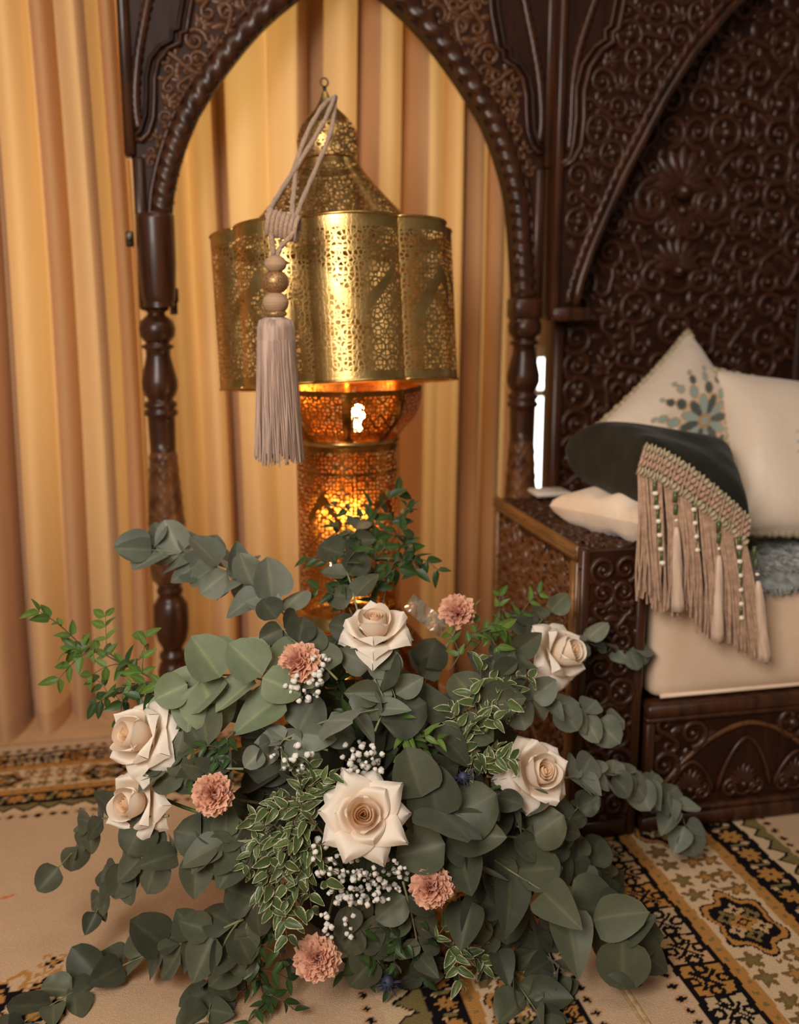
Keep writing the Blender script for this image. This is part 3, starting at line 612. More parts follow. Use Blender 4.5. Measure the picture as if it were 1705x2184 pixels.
# pointed arches of the base front
def parch(cx_, z0, hw, h, n=14): return [Vector((cx_-hw+2*hw*k/(2*n), TY0+.016, z0+h*(1-abs(1-k/n)**1.7)**.8)) for k in range(2*n+1)]
ac = P(1605, 1545, TY0)[0]
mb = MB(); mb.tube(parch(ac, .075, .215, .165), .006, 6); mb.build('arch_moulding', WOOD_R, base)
for dx, h, hw in ((0, .12, .065), (-.13, .075, .055), (.13, .075, .055)):
    mb = MB(); mb.tube(parch(ac+dx, .085, hw, h), .005, 6); mb.build('small_arch_moulding', WOOD, base)
    carve('palm', base, (ac+dx, TY0+.019, .105), (1, 0, 0), (0, 0, 1), .07)
def sk2(x, y):
    X, Z = BX0+.026+x, .06+y; u = abs(X-ac)/.215
    return u < 1 and Z < .085+.165*(1-u**1.7)**.8+.02
carve_panel(base, (BX0+.026, TY0+.019, .06), (1, 0, 0), (0, 0, 1), .54, .2, .062, 31, 'd', sk2, False)
# ================================================================== brass lantern
def pierced(name, scale, c1, c2, thr, rough=.28):
    m, nt, p, out = nodemat(name); p.inputs['Metallic'].default_value = 1.0; p.inputs['Roughness'].default_value = rough
    uv = N(nt, 'ShaderNodeAttribute', attribute_name='sheet'); sv = uv.outputs['Vector']
    nt.links.new(mixc(nt, ramp(nt, noise(nt, 24, 3), .3, .7), c1, c2), p.inputs['Base Color'])
    vo = N(nt, 'ShaderNodeTexVoronoi', feature='DISTANCE_TO_EDGE', voronoi_dimensions='2D'); vo.inputs['Scale'].default_value = scale; vo.inputs['Randomness'].default_value = .6; nt.links.new(sv, vo.inputs['Vector'])
    vo2 = N(nt, 'ShaderNodeTexVoronoi', feature='F1', voronoi_dimensions='2D'); vo2.inputs['Scale'].default_value = scale*.33; vo2.inputs['Randomness'].default_value = .2; nt.links.new(sv, vo2.inputs['Vector'])
    rosette = math_(nt, 'LESS_THAN', math_(nt, 'ABSOLUTE', math_(nt, 'SUBTRACT', vo2.outputs['Distance'], .42)), .055)
    hole = math_(nt, 'GREATER_THAN', vo.outputs['Distance'], thr)
    hole = math_(nt, 'MULTIPLY', hole, math_(nt, 'SUBTRACT', 1.0, rosette))
    so = N(nt, 'ShaderNodeAttribute', attribute_name='plain'); hole = math_(nt, 'MULTIPLY', hole, math_(nt, 'LESS_THAN', so.outputs['Fac'], .5))
    bump(nt, p, math_(nt, 'MINIMUM', vo.outputs['Distance'], thr), .5, .002)
    tr = N(nt, 'ShaderNodeBsdfTransparent'); mx = N(nt, 'ShaderNodeMixShader'); nt.links.new(hole, mx.inputs[0]); nt.links.new(p.outputs[0], mx.inputs[1]); nt.links.new(tr.outputs[0], mx.inputs[2]); nt.links.new(mx.outputs[0], out.inputs[0]); return m
PIER = pierced('pierced_brass', 100, rgb(188, 148, 84), rgb(224, 188, 122), .14, .36)
PIER2 = pierced('pierced_amber_brass', 112, rgb(150, 96, 36), rgb(200, 140, 66), .15)
LX, LY = .356, 2.20
lant = empty('brass_floor_lantern', (LX+.01, LY, 0)); tag(lant, 'tall pierced brass lantern with scalloped drum and onion dome on a glowing column', 'lantern')
def sheet(mb, pts, uv, plain, nu, nv, wrap=False): mb.quadgrid(pts, nu, nv, wrap); mb.a.setdefault('sheet', []).extend([(a, b, 0, 1) for a, b in uv]); mb.a.setdefault('plain', []).extend(plain)
def lz(y, Y=LY, x=715): return atY(x, y, Y).z
TILT = Matrix.Translation((LX, LY, lz(815))) @ Matrix.Rotation(math.radians(-6.5), 4, 'X') @ Matrix.Rotation(math.radians(-1.5), 4, 'Y') @ Matrix.Translation((-LX, -LY, -lz(815)))
# scalloped drum: eight lobes
rho, la = .143, .119; zt, zb = lz(486, 2.02), lz(836, 2.02); HT = zt-zb
RJ = rho*math.cos(math.pi/8)+math.sqrt(la**2-(rho*math.sin(math.pi/8))**2); phi = math.atan2(RJ*math.sin(math.pi/8), RJ*math.cos(math.pi/8)-rho)
for k in range(8):
    ang = k*math.pi/4-math.pi/2+.02; mb = MB(); pts, uv, pl = [], [], []; nu, nv = 57, 81
    c = Vector((LX+rho*math.cos(ang), LY+rho*math.sin(ang), 0))
    for j in range(nv):
        v = j/(nv-1)
        for i in range(nu):
            t = (i/(nu-1)*2-1)*phi; pts.append((c.x+la*math.cos(ang+t), c.y+la*math.sin(ang+t), zb+HT*v)); uv.append((t*la+k*.7, HT*v))
            q = abs(t*la)/(la*.9); band = v < .055 or v > .915 or abs(v-.80) < .008
            # an inverted wishbone left unpierced
            yy = .66-abs(q)*0; arm_ = (abs(v-(.42+.36*q**1.15)) < .055-.02*q and q < .78) if k % 2 == 0 else (abs(v-(.66-.42*q**1.1)) < .06 and q < .72); stem_ = k % 2 == 0 and q < .06 and .34 < v < .45
            side = abs(q-.62) < .05 and .18 < v < .70 and abs(v-.45) < .27
            pl.append(1.0 if (band or arm_ or stem_ ) else 0.0)
    sheet(mb, pts, uv, pl, nu, nv); o = mb.build('drum_lobe', PIER, lant, TILT)
    for zz, nm in ((zb, 'rim'), (zt, 'rim')):
        e = MB(); e.tube([(c.x+la*math.cos(ang+(i/20*2-1)*phi), c.y+la*math.sin(ang+(i/20*2-1)*phi), zz) for i in range(21)], .003, 6); e.build(nm, GOLD, o.parent, TILT)
# bottom plate and top plate of the drum
def lobed(R_, k): return [(LX+r*math.cos(a), LY+r*math.sin(a)) for r, a in [(R_*(1+k*abs(math.cos(4*t+.08))), t) for t in [2*math.pi*i/96 for i in range(96)]]]
mb = MB(); pp = lobed(.238, .09); mb.v = [(x, y, zb+.004) for x, y in pp]+[(LX+(x-LX)*.02, LY+(y-LY)*.02, zb+.004) for x, y in pp]; mb.f = [(i, (i+1) % 96, 96+(i+1) % 96, 96+i) for i in range(96)]; mb.build('bottom_plate', GOLD, lant, TILT)
# fluted cone, dome, tip
mb = MB(); pts, uv, pl = [], [], []; z1 = lz(338); nu, nv = 97, 22
for j in range(nv):
    v = j/(nv-1); R_ = .064+(.232-.064)*(1-v)**1.15
    for i in range(nu):
        a = 2*math.pi*i/(nu-1); f = 1-.16*(1-abs(math.cos(4*a+.08))**.7)*(1-.3*v); pts.append((LX+R_*f*math.cos(a), LY+R_*f*math.sin(a), zt-.035+(z1-zt+.035)*v)); uv.append((a*.13, v*.2)); pl.append(1.0 if v > .93 else 0.0)
sheet(mb, pts, uv, pl, nu, nv); mb.build('fluted_roof', PIER, lant, TILT)
dome = smoothprof(post_profile([(340, 50), (334, 58), (326, 63), (304, 67), (282, 67), (256, 58), (234, 42), (214, 24), (196, 13), (178, 6)], 706, LY), 4)
mb = MB(); pts, uv, pl = [], [], []
for (r, z) in dome:
    for i in range(49):
        a = 2*math.pi*i/48; pts.append((LX+r*math.cos(a), LY+r*math.sin(a), z)); uv.append((a*.05, z)); pl.append(1.0 if (z > dome[-14][1] or z < dome[6][1]) else 0.0)
sheet(mb, pts, uv, pl, 49, len(dome)); mb.build('onion_dome', PIER, lant, TILT)
zt2 = dome[-1][1]; mb = MB(); mb.tube([(LX, LY, zt2-.01), (LX, LY, zt2+.012)], .004, 8); mb.tube([(LX+.008*math.cos(t), LY, zt2+.02+.009*math.sin(t)) for t in [k*.45 for k in range(15)]], .002, 6); mb.build('hanging_loop', DARKMETAL, lant, TILT)
# octagonal bowl
LXc = LX+.012; bowl = post_profile([(822, 162), (850, 160), (885, 148), (915, 122), (932, 108)], 735, LY); mb = MB(); pts, uv, pl = [], [], []; nu = 97; sm = smoothprof(bowl, 6)
for jj, (r, z) in enumerate(sm):
    for i in range(nu):
        a = 2*math.pi*i/(nu-1); fa = (a+.18) % (math.pi/4)-math.pi/8; rr = r*math.cos(math.pi/8)/math.cos(fa)
        pts.append((LXc+rr*math.cos(a), LY+rr*math.sin(a), z)); uv.append((a*.14, z)); pl.append(1.0 if (abs(fa) > math.pi/8-.06 or jj < 3 or jj > len(sm)-3) else 0.0)
sheet(mb, pts, uv, pl, nu, len(sm)); mb.build('octagonal_bowl', PIER2, lant)
mb = MB(); mb.lathe(post_profile([(928, 108), (931, 113), (936, 113), (940, 110)], 735, LY), 40, (LXc, LY), cap=False); mb.build('collar', GOLD, lant)
# pierced column
zc1, zc0 = lz(938), lz(1295); RC = .113; mb = MB(); pts, uv, pl = [], [], []; nu, nv = 97, 70
for j in range(nv):
    v = j/(nv-1)
    for i in range(nu):
        a = 2*math.pi*i/(nu-1); pts.append((LXc+RC*math.cos(a), LY+RC*math.sin(a), zc0+(zc1-zc0)*v)); uv.append((a*RC, v*(zc1-zc0)))
        fa = abs((a+.35) % (math.pi/2.5)-math.pi/5)/(math.pi/5); q = fa; ogee = abs(v-(.70-.30*q**1.3)) < .035 and q < .6
        pl.append(1.0 if (v < .03 or v > .97 or ogee or abs(v-.845) < .006) else 0.0)
sheet(mb, pts, uv, pl, nu, nv); mb.build('pierced_column', PIER2, lant)
mb = MB(); mb.lathe([(.114, zc0+.006), (.122, zc0+.002), (.122, zc0-.012), (.126, zc0-.016), (.126, zc0-.026), (.118, zc0-.03)], 40, (LXc, LY), cap=False); mb.build('base_ring', GOLD, lant)
sk_ = [(.120, zc0-.03), (.150, zc0-.055), (.185, zc0-.10), (.205, zc0-.16), (.212, zc0-.24), (.214, 0.012)]; mb = MB(); pts, uv, pl = [], [], []; sm = smoothprof(sk_, 6)
for jj, (r, z) in enumerate(sm):
    for i in range(nu):
        a = 2*math.pi*i/(nu-1); fa = (a+.18) % (math.pi/4)-math.pi/8; rr = r*math.cos(math.pi/8)/math.cos(fa)
        pts.append((LXc+rr*math.cos(a), LY+rr*math.sin(a), z)); uv.append((a*.18, z)); pl.append(1.0 if (abs(fa) > math.pi/8-.05 or jj < 2 or z < .03) else 0.0)
sheet(mb, pts, uv, pl, nu, len(sm)); mb.build('octagonal_foot', PIER2, lant)
BULB = pmat('warm_bulb', rgb(255, 214, 150), emis=((1.0, .62, .26, 1), 30.0))
def bulb(x, y, Y, r, watt):
    v = atY(x, y, Y); mb = MB(); mb.sphere(v, r, 12, 9, (1, 1, 1.3)); mb.tube([(v.x, v.y, v.z-r*1.1), (v.x, v.y, v.z-r*2.4)], r*.55, 8); mb.build('bulb', BULB, lant)
    l = bpy.data.lights.new('lantern_bulb_light', 'POINT'); l.energy = watt; l.color = (1.0, .60, .26); l.shadow_soft_size = r*1.2; o = bpy.data.objects.new('lantern_bulb_light', l); coll.objects.link(o); o.parent = lant; o.location = Vector((v.x, v.y-.0, v.z+r*2.2))-Vector(lant.location)
bulb(764, 882, LY-.03, .016, 1.5); bulb(712, 1178, LY, .014, 1.6); bulb(764, 1150, LY+.02, .014, 1.4); bulb(745, 1420, LY, .014, .8)
# ---------------------------------------------------------------- tassel hung on the dome
ts = empty('tassel_tieback', atY(590, 985, 1.90)); tag(ts, 'taupe tieback tassel with beads hanging by its cord from the lantern tip', 'tassel')
TYp = 1.895
def tp(l): return catmull([atY(x, y, Y) for x, y, Y in l], 7)
cords = [[(716, 206, 2.17), (690, 225, 2.13), (655, 285, 2.085), (625, 365, 2.06), (590, 425, 1.97), (571, 462, 1.90)], [(714, 208, 2.16), (690, 262, 2.10), (640, 345, 2.05), (598, 410, 1.98), (573, 452, 1.91)],
         [(716, 206, 2.18), (706, 280, 2.10), (672, 365, 2.04), (640, 440, 1.95), (628, 478, 1.90)], [(632, 345, 2.06), (628, 400, 2.0), (624, 440, 1.95), (626, 476, 1.90)], [(571, 455, 1.90), (578, 490, 1.89), (584, 545, TYp)], [(634, 468, 1.90), (622, 502, 1.885), (600, 525, TYp), (590, 550, TYp)]]
for c_ in cords:
    mb = MB(); pt = tp(c_); mb.tube(pt, .0048, 8, twist=lambda i, a: 1+.14*math.cos(2*a-1.6*i)); mb.build('cord', CORD, ts)
for k in range(7):
    x = 572+k*9.5; y = 462+k*2.5; mb = MB(); ctr = atY(x+4, y+12, TYp); mb.tube([ctr+Vector((.0085*math.cos(t)*.5+.004*math.sin(t), .010*math.cos(t), .020*math.sin(t)-.006*math.cos(t)*.3)) for t in [i*2*math.pi/14 for i in range(15)]], .0048, 7); mb.build('knot_wrap', CORD, ts)
def pm(px): return px*2.02/FPX
def bead_(y, hw, hh, mat, nm='bead'):
    v = atY(588, y, TYp); mb = MB(); mb.sphere(v, pm(hw), 18, 11, (1, 1, hh/hw)); mb.build(nm, mat, ts)
bead_(563, 22, 17, BEAD); bead_(601, 27, 23, BEADG); bead_(646, 26, 22, BEAD); bead_(669, 23, 9, BEADG, 'collar')
zA, zB_ = atY(588, 676, TYp).z, atY(597, 984, TYp).z; cx0, cx1 = atY(588, 676, TYp).x, atY(597, 984, TYp).x
mb = MB()
prof_ = [(pm(18), zA), (pm(33), zA-.006), (pm(37), zA-.02), (pm(38), zA-.08), (pm(40), zA-.2), (pm(41), zB_+.02)]
mb.lathe(prof_, 30, (cx0, TYp)); mb.build('skirt_core', SKIRT, ts)
mb = MB(); rt_ = random.Random(5)
for ring, nn in ((1.0, 110), (.82, 60)):
    for k in range(nn):
        a = 2*math.pi*(k+rt_.random()*.8)/nn; r0 = pm(36)*ring; r1 = pm(48+rt_.uniform(-6, 3))*ring; ze = zB_+rt_.uniform(-.004, .016); pth = []
        for i in range(8):
            t = i/7; r = r0+(r1-r0)*t**1.4; aa = a+.05*math.sin(6*t+k); z = zA-.006+(ze-zA+.006)*t; rr = r*(.7+.3*min(1, t*8)); pth.append((cx0+(cx1-cx0)*t+rr*math.cos(aa), TYp+rr*math.sin(aa), z))
        mb.tube(pth, .0017, 4, cap=False)
tag(mb.build('skirt_threads', SKIRT, ts), kind='stuff')
# ================================================================== upholstery and cushions
SATIN = pmat('ivory_satin', rgb(216, 192, 168), rgb(232, 212, 190), rough=.32, scale=8, sheen=.4, bs_=.25, bscale=24, bdist=.01, spec=.6)
VELV = pmat('dark_green_velvet', rgb(20, 20, 12), rgb(34, 33, 22), rough=.7, scale=12, sheen=.06, spec=.25, bs_=.3, bscale=30, bdist=.008)
GREYV = pmat('grey_velvet', rgb(96, 98, 92), rgb(150, 152, 146), rough=.7, scale=40, sheen=.8, bs_=.4, bscale=60)
LEATH = pmat('beige_leather', rgb(218, 186, 156), rgb(234, 206, 178), rough=.40, scale=5, bs_=.12, bscale=40, sheen=.15)
FRINGE = pmat('dusty_beige_cotton', rgb(160, 124, 98), rgb(190, 154, 126), rough=.85, scale=80, bs_=.3, sheen=.3)
FRINGEL = pmat('cream_silk_thread', rgb(196, 164, 140), rgb(220, 192, 168), rough=.5, scale=100, stretch=(1, 1, .1), sheen=.4)
TRIM = pmat('sage_beige_braid', rgb(150, 138, 110), rgb(190, 168, 138), rough=.85, scale=120, bs_=.4)
GBEAD = pmat('green_glass_bead', rgb(52, 66, 34), rgb(96, 112, 66), rough=.2, scale=60)
PEARL = pmat('pearl_bead', rgb(226, 210, 186), rgb(242, 232, 214), rough=.25, scale=60)
def satin_print():
    m, nt, p, out = nodemat('printed_ivory_satin'); p.inputs['Roughness'].default_value = .34; p.inputs['Sheen Weight'].default_value = .4
    at = N(nt, 'ShaderNodeAttribute', attribute_name='print'); nt.links.new(at.outputs['Color'], p.inputs['Base Color']); bump(nt, p, noise(nt, 22, 3), .3, .010); return m
SATP = satin_print()
def pillow(name, c, thick, mat, label, n=40, paint=None, side=1, corner=.10, piping=None, wr=0.0, seed=1, full=(2.6, .5)):
    """soft cushion on the quad c (four world corners in order)"""
    c = [Vector(p) for p in c]; nrm = (c[1]-c[0]).cross(c[3]-c[0]).normalized()*side; ctr = sum(c, Vector())/4; root = empty(name, ctr); r = random.Random(seed)
    ph = [r.uniform(0, 6) for _ in range(6)]
    def pt(u, v, sg):
        a, b = 2*u-1, 2*v-1; pin = 1-corner*(1-abs(a)**2)*abs(b)**3; pin2 = 1-corner*(1-abs(b)**2)*abs(a)**3
        a2, b2 = a*pin2, b*pin; u2, v2 = (a2+1)/2, (b2+1)/2
        p = c[0]*(1-u2)*(1-v2)+c[1]*u2*(1-v2)+c[2]*u2*v2+c[3]*(1-u2)*v2
        h = ((1-abs(a)**full[0])*(1-abs(b)**full[0]))**full[1]; e = wr*h*(math.sin(9*a+3*b+ph[0])*.5+math.sin(5*b-6*a+ph[1])*.5)*(.4+.6*max(abs(a), abs(b)))
        return p+nrm*(sg*thick*.5*h+e)
    for sg, nm in ((1, 'front_panel'), (-1, 'back_panel')):
        mb = MB(); g = [(i/(n-1), j/(n-1)) for j in range(n) for i in range(n)]; mb.quadgrid([pt(u, v, sg) for u, v in g], n, n, flip=(sg*side < 0))
        if paint and sg == 1: mb.a['print'] = [paint(u, v) for u, v in g]
        elif paint: mb.a['print'] = [paint(9, 9) for u, v in g]
        mb.build(nm, mat, root)
    if piping:
        loop = [(t, 0) for t in np.linspace(0, 1, 24)[:-1]]+[(1, t) for t in np.linspace(0, 1, 24)[:-1]]+[(1-t, 1) for t in np.linspace(0, 1, 24)[:-1]]+[(0, 1-t) for t in np.linspace(0, 1, 24)]
        mb = MB(); L = catmull([pt(u, v, 1) for u, v in loop], 3); mb.tube(L, .009, 8, twist=lambda i, a: 1+.25*math.cos(i*2.1)+.2*math.cos(2*a+i)); mb.build('braided_edging', piping, root)
    tag(root, label, 'cushion'); return root, pt
IV = rgb(224, 202, 180); S1 = rgb(70, 78, 70); S2 = rgb(150, 160, 148); GOLDL = rgb(176, 136, 92)
def mandala(cu, cv, R, rot=0.0):
    def f(u, v):
        du, dv = u-cu, v-cv; d = math.hypot(du, dv)/R; a = math.atan2(dv, du)+rot
        if d > 1.05: return IV
        for r0, n_, ln, wd, cols in ((.30, 12, .17, .075, (S1, S2)), (.60, 12, .11, .075, (S2, S1)), (.82, 18, .085, .06, (S1, S2)), (.98, 18, .05, .04, (S2, S2))):
            k = round(a/(2*math.pi/n_)+(.5 if r0 == .60 else 0)); ak = (k-(.5 if r0 == .60 else 0))*2*math.pi/n_; x, y = d*math.cos(a-ak)-r0, d*math.sin(a-ak)
            q = (x/ln)**2+(y/wd)**2
            if q < 1: return cols[k % 2]
            if q < 1.5: return GOLDL
        if d < .07: return S2
        if d < .11: return GOLDL
        return IV if d > .5 else tuple(.6*i+.4*g for i, g in zip(IV, GOLDL))
    return f
pillow('satin_cushion', (atY(1250, 932, 2.20), atY(1400, 1110, 2.12), atY(1610, 915, 2.28), atY(1468, 708, 2.46)), .15, SATP, 'ivory satin cushion with grey mandala print standing on its corner', 110, mandala(.62, .54, .42), 1, .08, TRIM, .006, 2)
pillow('satin_cushion', (atY(1565, 1140, 2.03), atY(1905, 1165, 2.00), atY(1880, 840, 2.28), atY(1522, 790, 2.32)), .17, SATP, 'plump ivory satin cushion with braided side edging at the right edge', 70, mandala(.5, .48, .16), 1, .06, TRIM, .005, 3)
pillow('satin_cushion', (atY(1168, 1078, 2.12), atY(1366, 1118, 1.84), atY(1560, 1140, 1.84), atY(1480, 1080, 2.12)), .105, SATIN, 'crumpled ivory satin cushion lying flat over the arm box', 50, None, 1, .05, None, .010, 4, (4, .42))
dk, dpt = pillow('velvet_cushion', (atY(1203, 958, 2.16), atY(1372, 1000, 1.86), atY(1600, 1128, 1.83), atY(1560, 985, 2.10)), .17, VELV, 'dark green velvet cushion trimmed with a beaded beige fringe', 56, None, 1, .04, None, .004, 5, (5, .36))
# fringe on the velvet cushion: braid rows, strands, beads, tassels
bandtop = [(1376, 952), (1420, 968), (1470, 1000), (1520, 1040), (1560, 1075), (1598, 1112)]; bandlow = [(1362, 1002), (1405, 1018), (1455, 1048), (1505, 1086), (1550, 1120), (1592, 1158)]
FYn = 1.805
def bl(t, k):
    xs_ = np.linspace(0, 1, 6); ax = np.interp(t, xs_, [p[0] for p in bandtop]); ay = np.interp(t, xs_, [p[1] for p in bandtop]); bx_ = np.interp(t, xs_, [p[0] for p in bandlow]); by_ = np.interp(t, xs_, [p[1] for p in bandlow])
    return atY(ax+(bx_-ax)*k, ay+(by_-ay)*k, FYn+.030*(1-k)-.012*math.sin(3*t))
for kk, mt in ((0.02, TRIM), (.34, FRINGE), (.66, FRINGE), (1.0, TRIM)):
    mb = MB(); pth = [bl(t, kk) for t in np.linspace(0, 1, 170)]; mb.tube(pth, .0088, 8, twist=lambda i, a: 1+.20*math.cos(i*1.25)+.28*math.cos(2*a-i*.9)); mb.build('braid_row', mt, dk)
mb = MB(); mb.quadgrid([bl(t, k)+Vector((0, .004, 0)) for k in (0, .5, 1) for t in np.linspace(0, 1, 40)], 40, 3); mb.build('braid_tape', FRINGE, dk)
rf = random.Random(8); mb = MB(); gaps = (.10, .235, .37, .53, .70, .87)
ytip = lambda t: np.interp(t, [0, .2, .3, .42, .5, .7, .85, 1], [1272, 1305, 1310, 1300, 1350, 1370, 1390, 1412])
for k in range(190):
    t = (k+rf.random())/190
    if any(abs(t-g) < .012 for g in gaps): continue
    a = bl(t, 1.0); tip = ytip(t)+rf.uniform(-18, 10); x0_ = np.interp(t, np.linspace(0, 1, 6), [p[0] for p in bandlow]); e = atY(x0_+rf.uniform(-9, 11)+t*34, tip, FYn-.012+rf.uniform(-.012, .008)); pth = []
    for i in range(9):
        s_ = i/8; p = a.lerp(e, s_); p.x += .004*math.sin(7*s_+k)*s_; p.y += -.008*math.sin(math.pi*s_)+rf.uniform(-.001, .001); pth.append(p)
    mb.tube(pth, .0024, 5, cap=False)
tag(mb.build('fringe_strands', FRINGE, dk), kind='stuff')
bm1 = MB(); bm1.sphere((0, 0, 0), 1, 10, 7, (1, 1, .75)); BP = bm1.mesh('pearl_bead', PEARL); bm2 = MB(); bm2.tube([(0, 0, -1.5), (0, 0, 1.5)], .62, 8); bm2.sphere((0, 0, 1.2), .72, 8, 5, (1, 1, .5)); BG = bm2.mesh('green_bead', GBEAD)
for x0_, y0_, x1_, y1_, n_ in ((1396, 1030, 1414, 1208, 6), (1478, 1065, 1488, 1180, 4), (1577, 1145, 1582, 1325, 6)):
    st = empty('bead_string', (0, 0, 0)); st.parent = dk; st.location = atY(x0_, y0_, FYn-.012)-dk.location
    mb = MB(); mb.tube([atY(x0_, y0_-14, FYn-.014), atY(x1_, y1_, FYn-.022)], .0015, 5); mb.build('thread', FRINGE, st)
    for k in range(n_*2):
        t = (k+.5)/(n_*2); v = atY(x0_+(x1_-x0_)*t, y0_+(y1_-y0_)*t, FYn-.014-.008*t); put('pearl_bead' if k % 2 else 'green_bead', BP if k % 2 else BG, st, Matrix.Translation(v) @ Matrix.Scale(.0068 if k % 2 else .0058, 4))
for x0_, y0_, xm, ym, x1_, y1_ in ((1440, 1048, 1443, 1125, 1446, 1302), (1533, 1110, 1534, 1185, 1530, 1366), (1608, 1165, 1618, 1240, 1632, 1408)):
    st = empty('fringe_tassel', (0, 0, 0)); st.parent = dk; st.location = atY(x0_, y0_, FYn-.012)-dk.location
    for k, (q, r_) in enumerate(((.15, .0085), (.5, .0085), (.8, .006))): v = atY(x0_+(xm-x0_)*q, y0_+(ym-y0_)*q, FYn-.018); put('green_bead' if k < 2 else 'pearl_bead', BG if k < 2 else BP, st, Matrix.Translation(v) @ Matrix.Scale(r_*.8, 4))
    mb = MB(); mb.tube([atY(xm+(x1_-xm)*t, ym+(y1_-ym)*t, FYn-.024) for t in np.linspace(0, 1, 12)], [.004, .007, .008, .0085, .009, .0095, .010, .0105, .011, .0115, .012, .0125], 14, twist=lambda i, a: 1+.12*math.cos(9*a+i)); mb.build('tassel_skirt', FRINGEL, st)
# seat cushion block
ZB, BX0 = .305, .945
seat = empty('seat_cushion', (1.4, 2.2, ZB)); tag(seat, 'deep beige leather seat cushion on the carved bench', 'cushion'); SX0, SY0 = .962, 1.852
def rbox(mb, a, b, r, n=10, puff=.012):
    c = (Vector(a)+Vector(b))/2; h = (Vector(b)-Vector(a))/2; 
    for ax in range(3):
        for sg in (-1, 1):
            u, v = [k for k in range(3) if k != ax]; Pn = []
            for j in range(n):
                for i in range(n):
                    q = Vector((0, 0, 0)); q[ax] = sg; q[u] = math.sin((i/(n-1)*2-1)*math.pi/2); q[v] = math.sin((j/(n-1)*2-1)*math.pi/2)
                    p = Vector((q.x*h.x, q.y*h.y, q.z*h.z)); inner = Vector([max(-h[k]+r, min(h[k]-r, p[k])) for k in range(3)]); d = p-inner
                    if d.length > 1e-9: p = inner+d.normalized()*r
                    p[ax] += sg*puff*(1-q[u]**2)*(1-q[v]**2); Pn.append(c+p)
            mb.quadgrid(Pn, n, n, flip=(sg > 0) == (ax == 1))
mb = MB(); rbox(mb, (SX0, SY0, ZB+.002), (1.94, 2.56, .545), .03, 16); mb.build('upholstery', LEATH, seat)
mb = MB(); mb.tube([(SX0+.02, SY0+.004, ZB+.012), (1.92, SY0+.004, ZB+.012)], .005, 6); mb.build('piping', LEATH, seat)
thr = empty('velvet_throw', (1.5, 2.2, .55)); tag(thr, 'grey velvet chevron throw folded over the seat front below the right cushion', 'throw')
Q = []; nu, nv = 90, 60
for j in range(nv):
    v = j/(nv-1)
    for i in range(nu):
        u = i/(nu-1); x = 1.06+.88*u; y = 2.45-(2.45-SY0+.016)*v; z = .572; 
        if v > .9: z -= .035*((v-.9)/.1)**1.5
        ch = abs(((x*14) % 1)-.5); z += .005*math.sin((y*70+ch*14))+.003*math.sin(x*90); Q.append((x+.01*math.sin(12*y), y, z))
mb = MB(); mb.quadgrid(Q, nu, nv, flip=True); mb.build('pile_top', GREYV, thr)
rg = random.Random(4); mb = MB()
for k in range(1500):
    x = 1.06+.88*rg.random(); y = 1.838+.30*rg.random()**1.5; z = .575-(.03 if y < 1.87 else 0)+.004*math.sin(y*70+abs(((x*14) % 1)-.5)*14); mb.tube([(x, y, z-.004), (x+rg.uniform(-.012, .012), y-.008, z+.004), (x+rg.uniform(-.016, .016), y-.018, z-.002-(.01 if y < 1.87 else 0))], [.002, .0016, .0006], 3, cap=False)
tag(mb.build('pile_tufts', GREYV, thr), kind='stuff')
WHT = pmat('white_card', rgb(196, 184, 172), rgb(206, 194, 182), rough=.6)
b0, b1 = atY(1137, 1100, 2.36), atY(1192, 1058, 2.36); wb = empty('white_box', (b0.x, 2.36, ZA)); tag(wb, 'small white box on the back end of the arm box', 'box')
MB().box((b0.x, 2.33, ZA+.012), (b1.x+.02, 2.40, b1.z+.012), .003).build('box_body', WHT, wb); MB().box((b0.x-.002, 2.328, b1.z+.004), (b1.x+.022, 2.402, b1.z+.016), .003).build('box_lid', WHT, wb)
# ================================================================== flower arrangement
def YD(px, py, off=0.0):
    u, w_ = (px-770)/600, (py-1680)/560; Y = 1.72-.27*math.sqrt(max(0, 1-u*u-w_*w_))+.00025*(1700-py)+off
    return Y
def FP(px, py, off=0.0, zmin=.018):
    p = atY(px, py, YD(px, py, off))
    return p if p.z >= zmin else atZ(px, py, zmin)
CORE = FP(770, 1760, .2); CORE = Vector((CORE.x, 1.70, .10))
def toCam(p): return (CAM-p).normalized()
rl = random.Random(21)
def leafmesh(name, w_, mat, tip=.5, cup=.12, fold=.10, curl=.1, nL=9, nW=8, wavy=.0, notch=0.0, rp=.72):
    """leaf: base at origin, grows along +Y, faces +Z"""
    mb = MB(); pts, rim, vein = [], [], []
    for j in range(nL+1):
        v = j/nL; prof = (math.sin(math.pi*v**tip) if 0 < v < 1 else 0.0)**rp; prof = max(prof, .03 if v > 0 else .02)
        for i in range(nW+1):
            u = i/nW*2-1; x = u*w_*.5*prof; y = v-notch*(1-abs(u))*0+(-notch*abs(u)*(1-v)**3 if notch else 0)
            z = cup*(x*x)*2.2-fold*abs(x)*.0+fold*abs(x)-curl*v*v+wavy*math.sin(9*v+2*u)*abs(u)
            pts.append((x, y, z)); rim.append(max(abs(u)**3, 1 if v >= .97 else 0)); vein.append(max(0, 1-abs(u)*nW*.9) if nW % 2 == 0 else 0)
    mb.quadgrid(pts, nW+1, nL+1); mb.a['rim'] = rim; mb.a['vein'] = vein; return mb.mesh(name, mat)
LV = {}
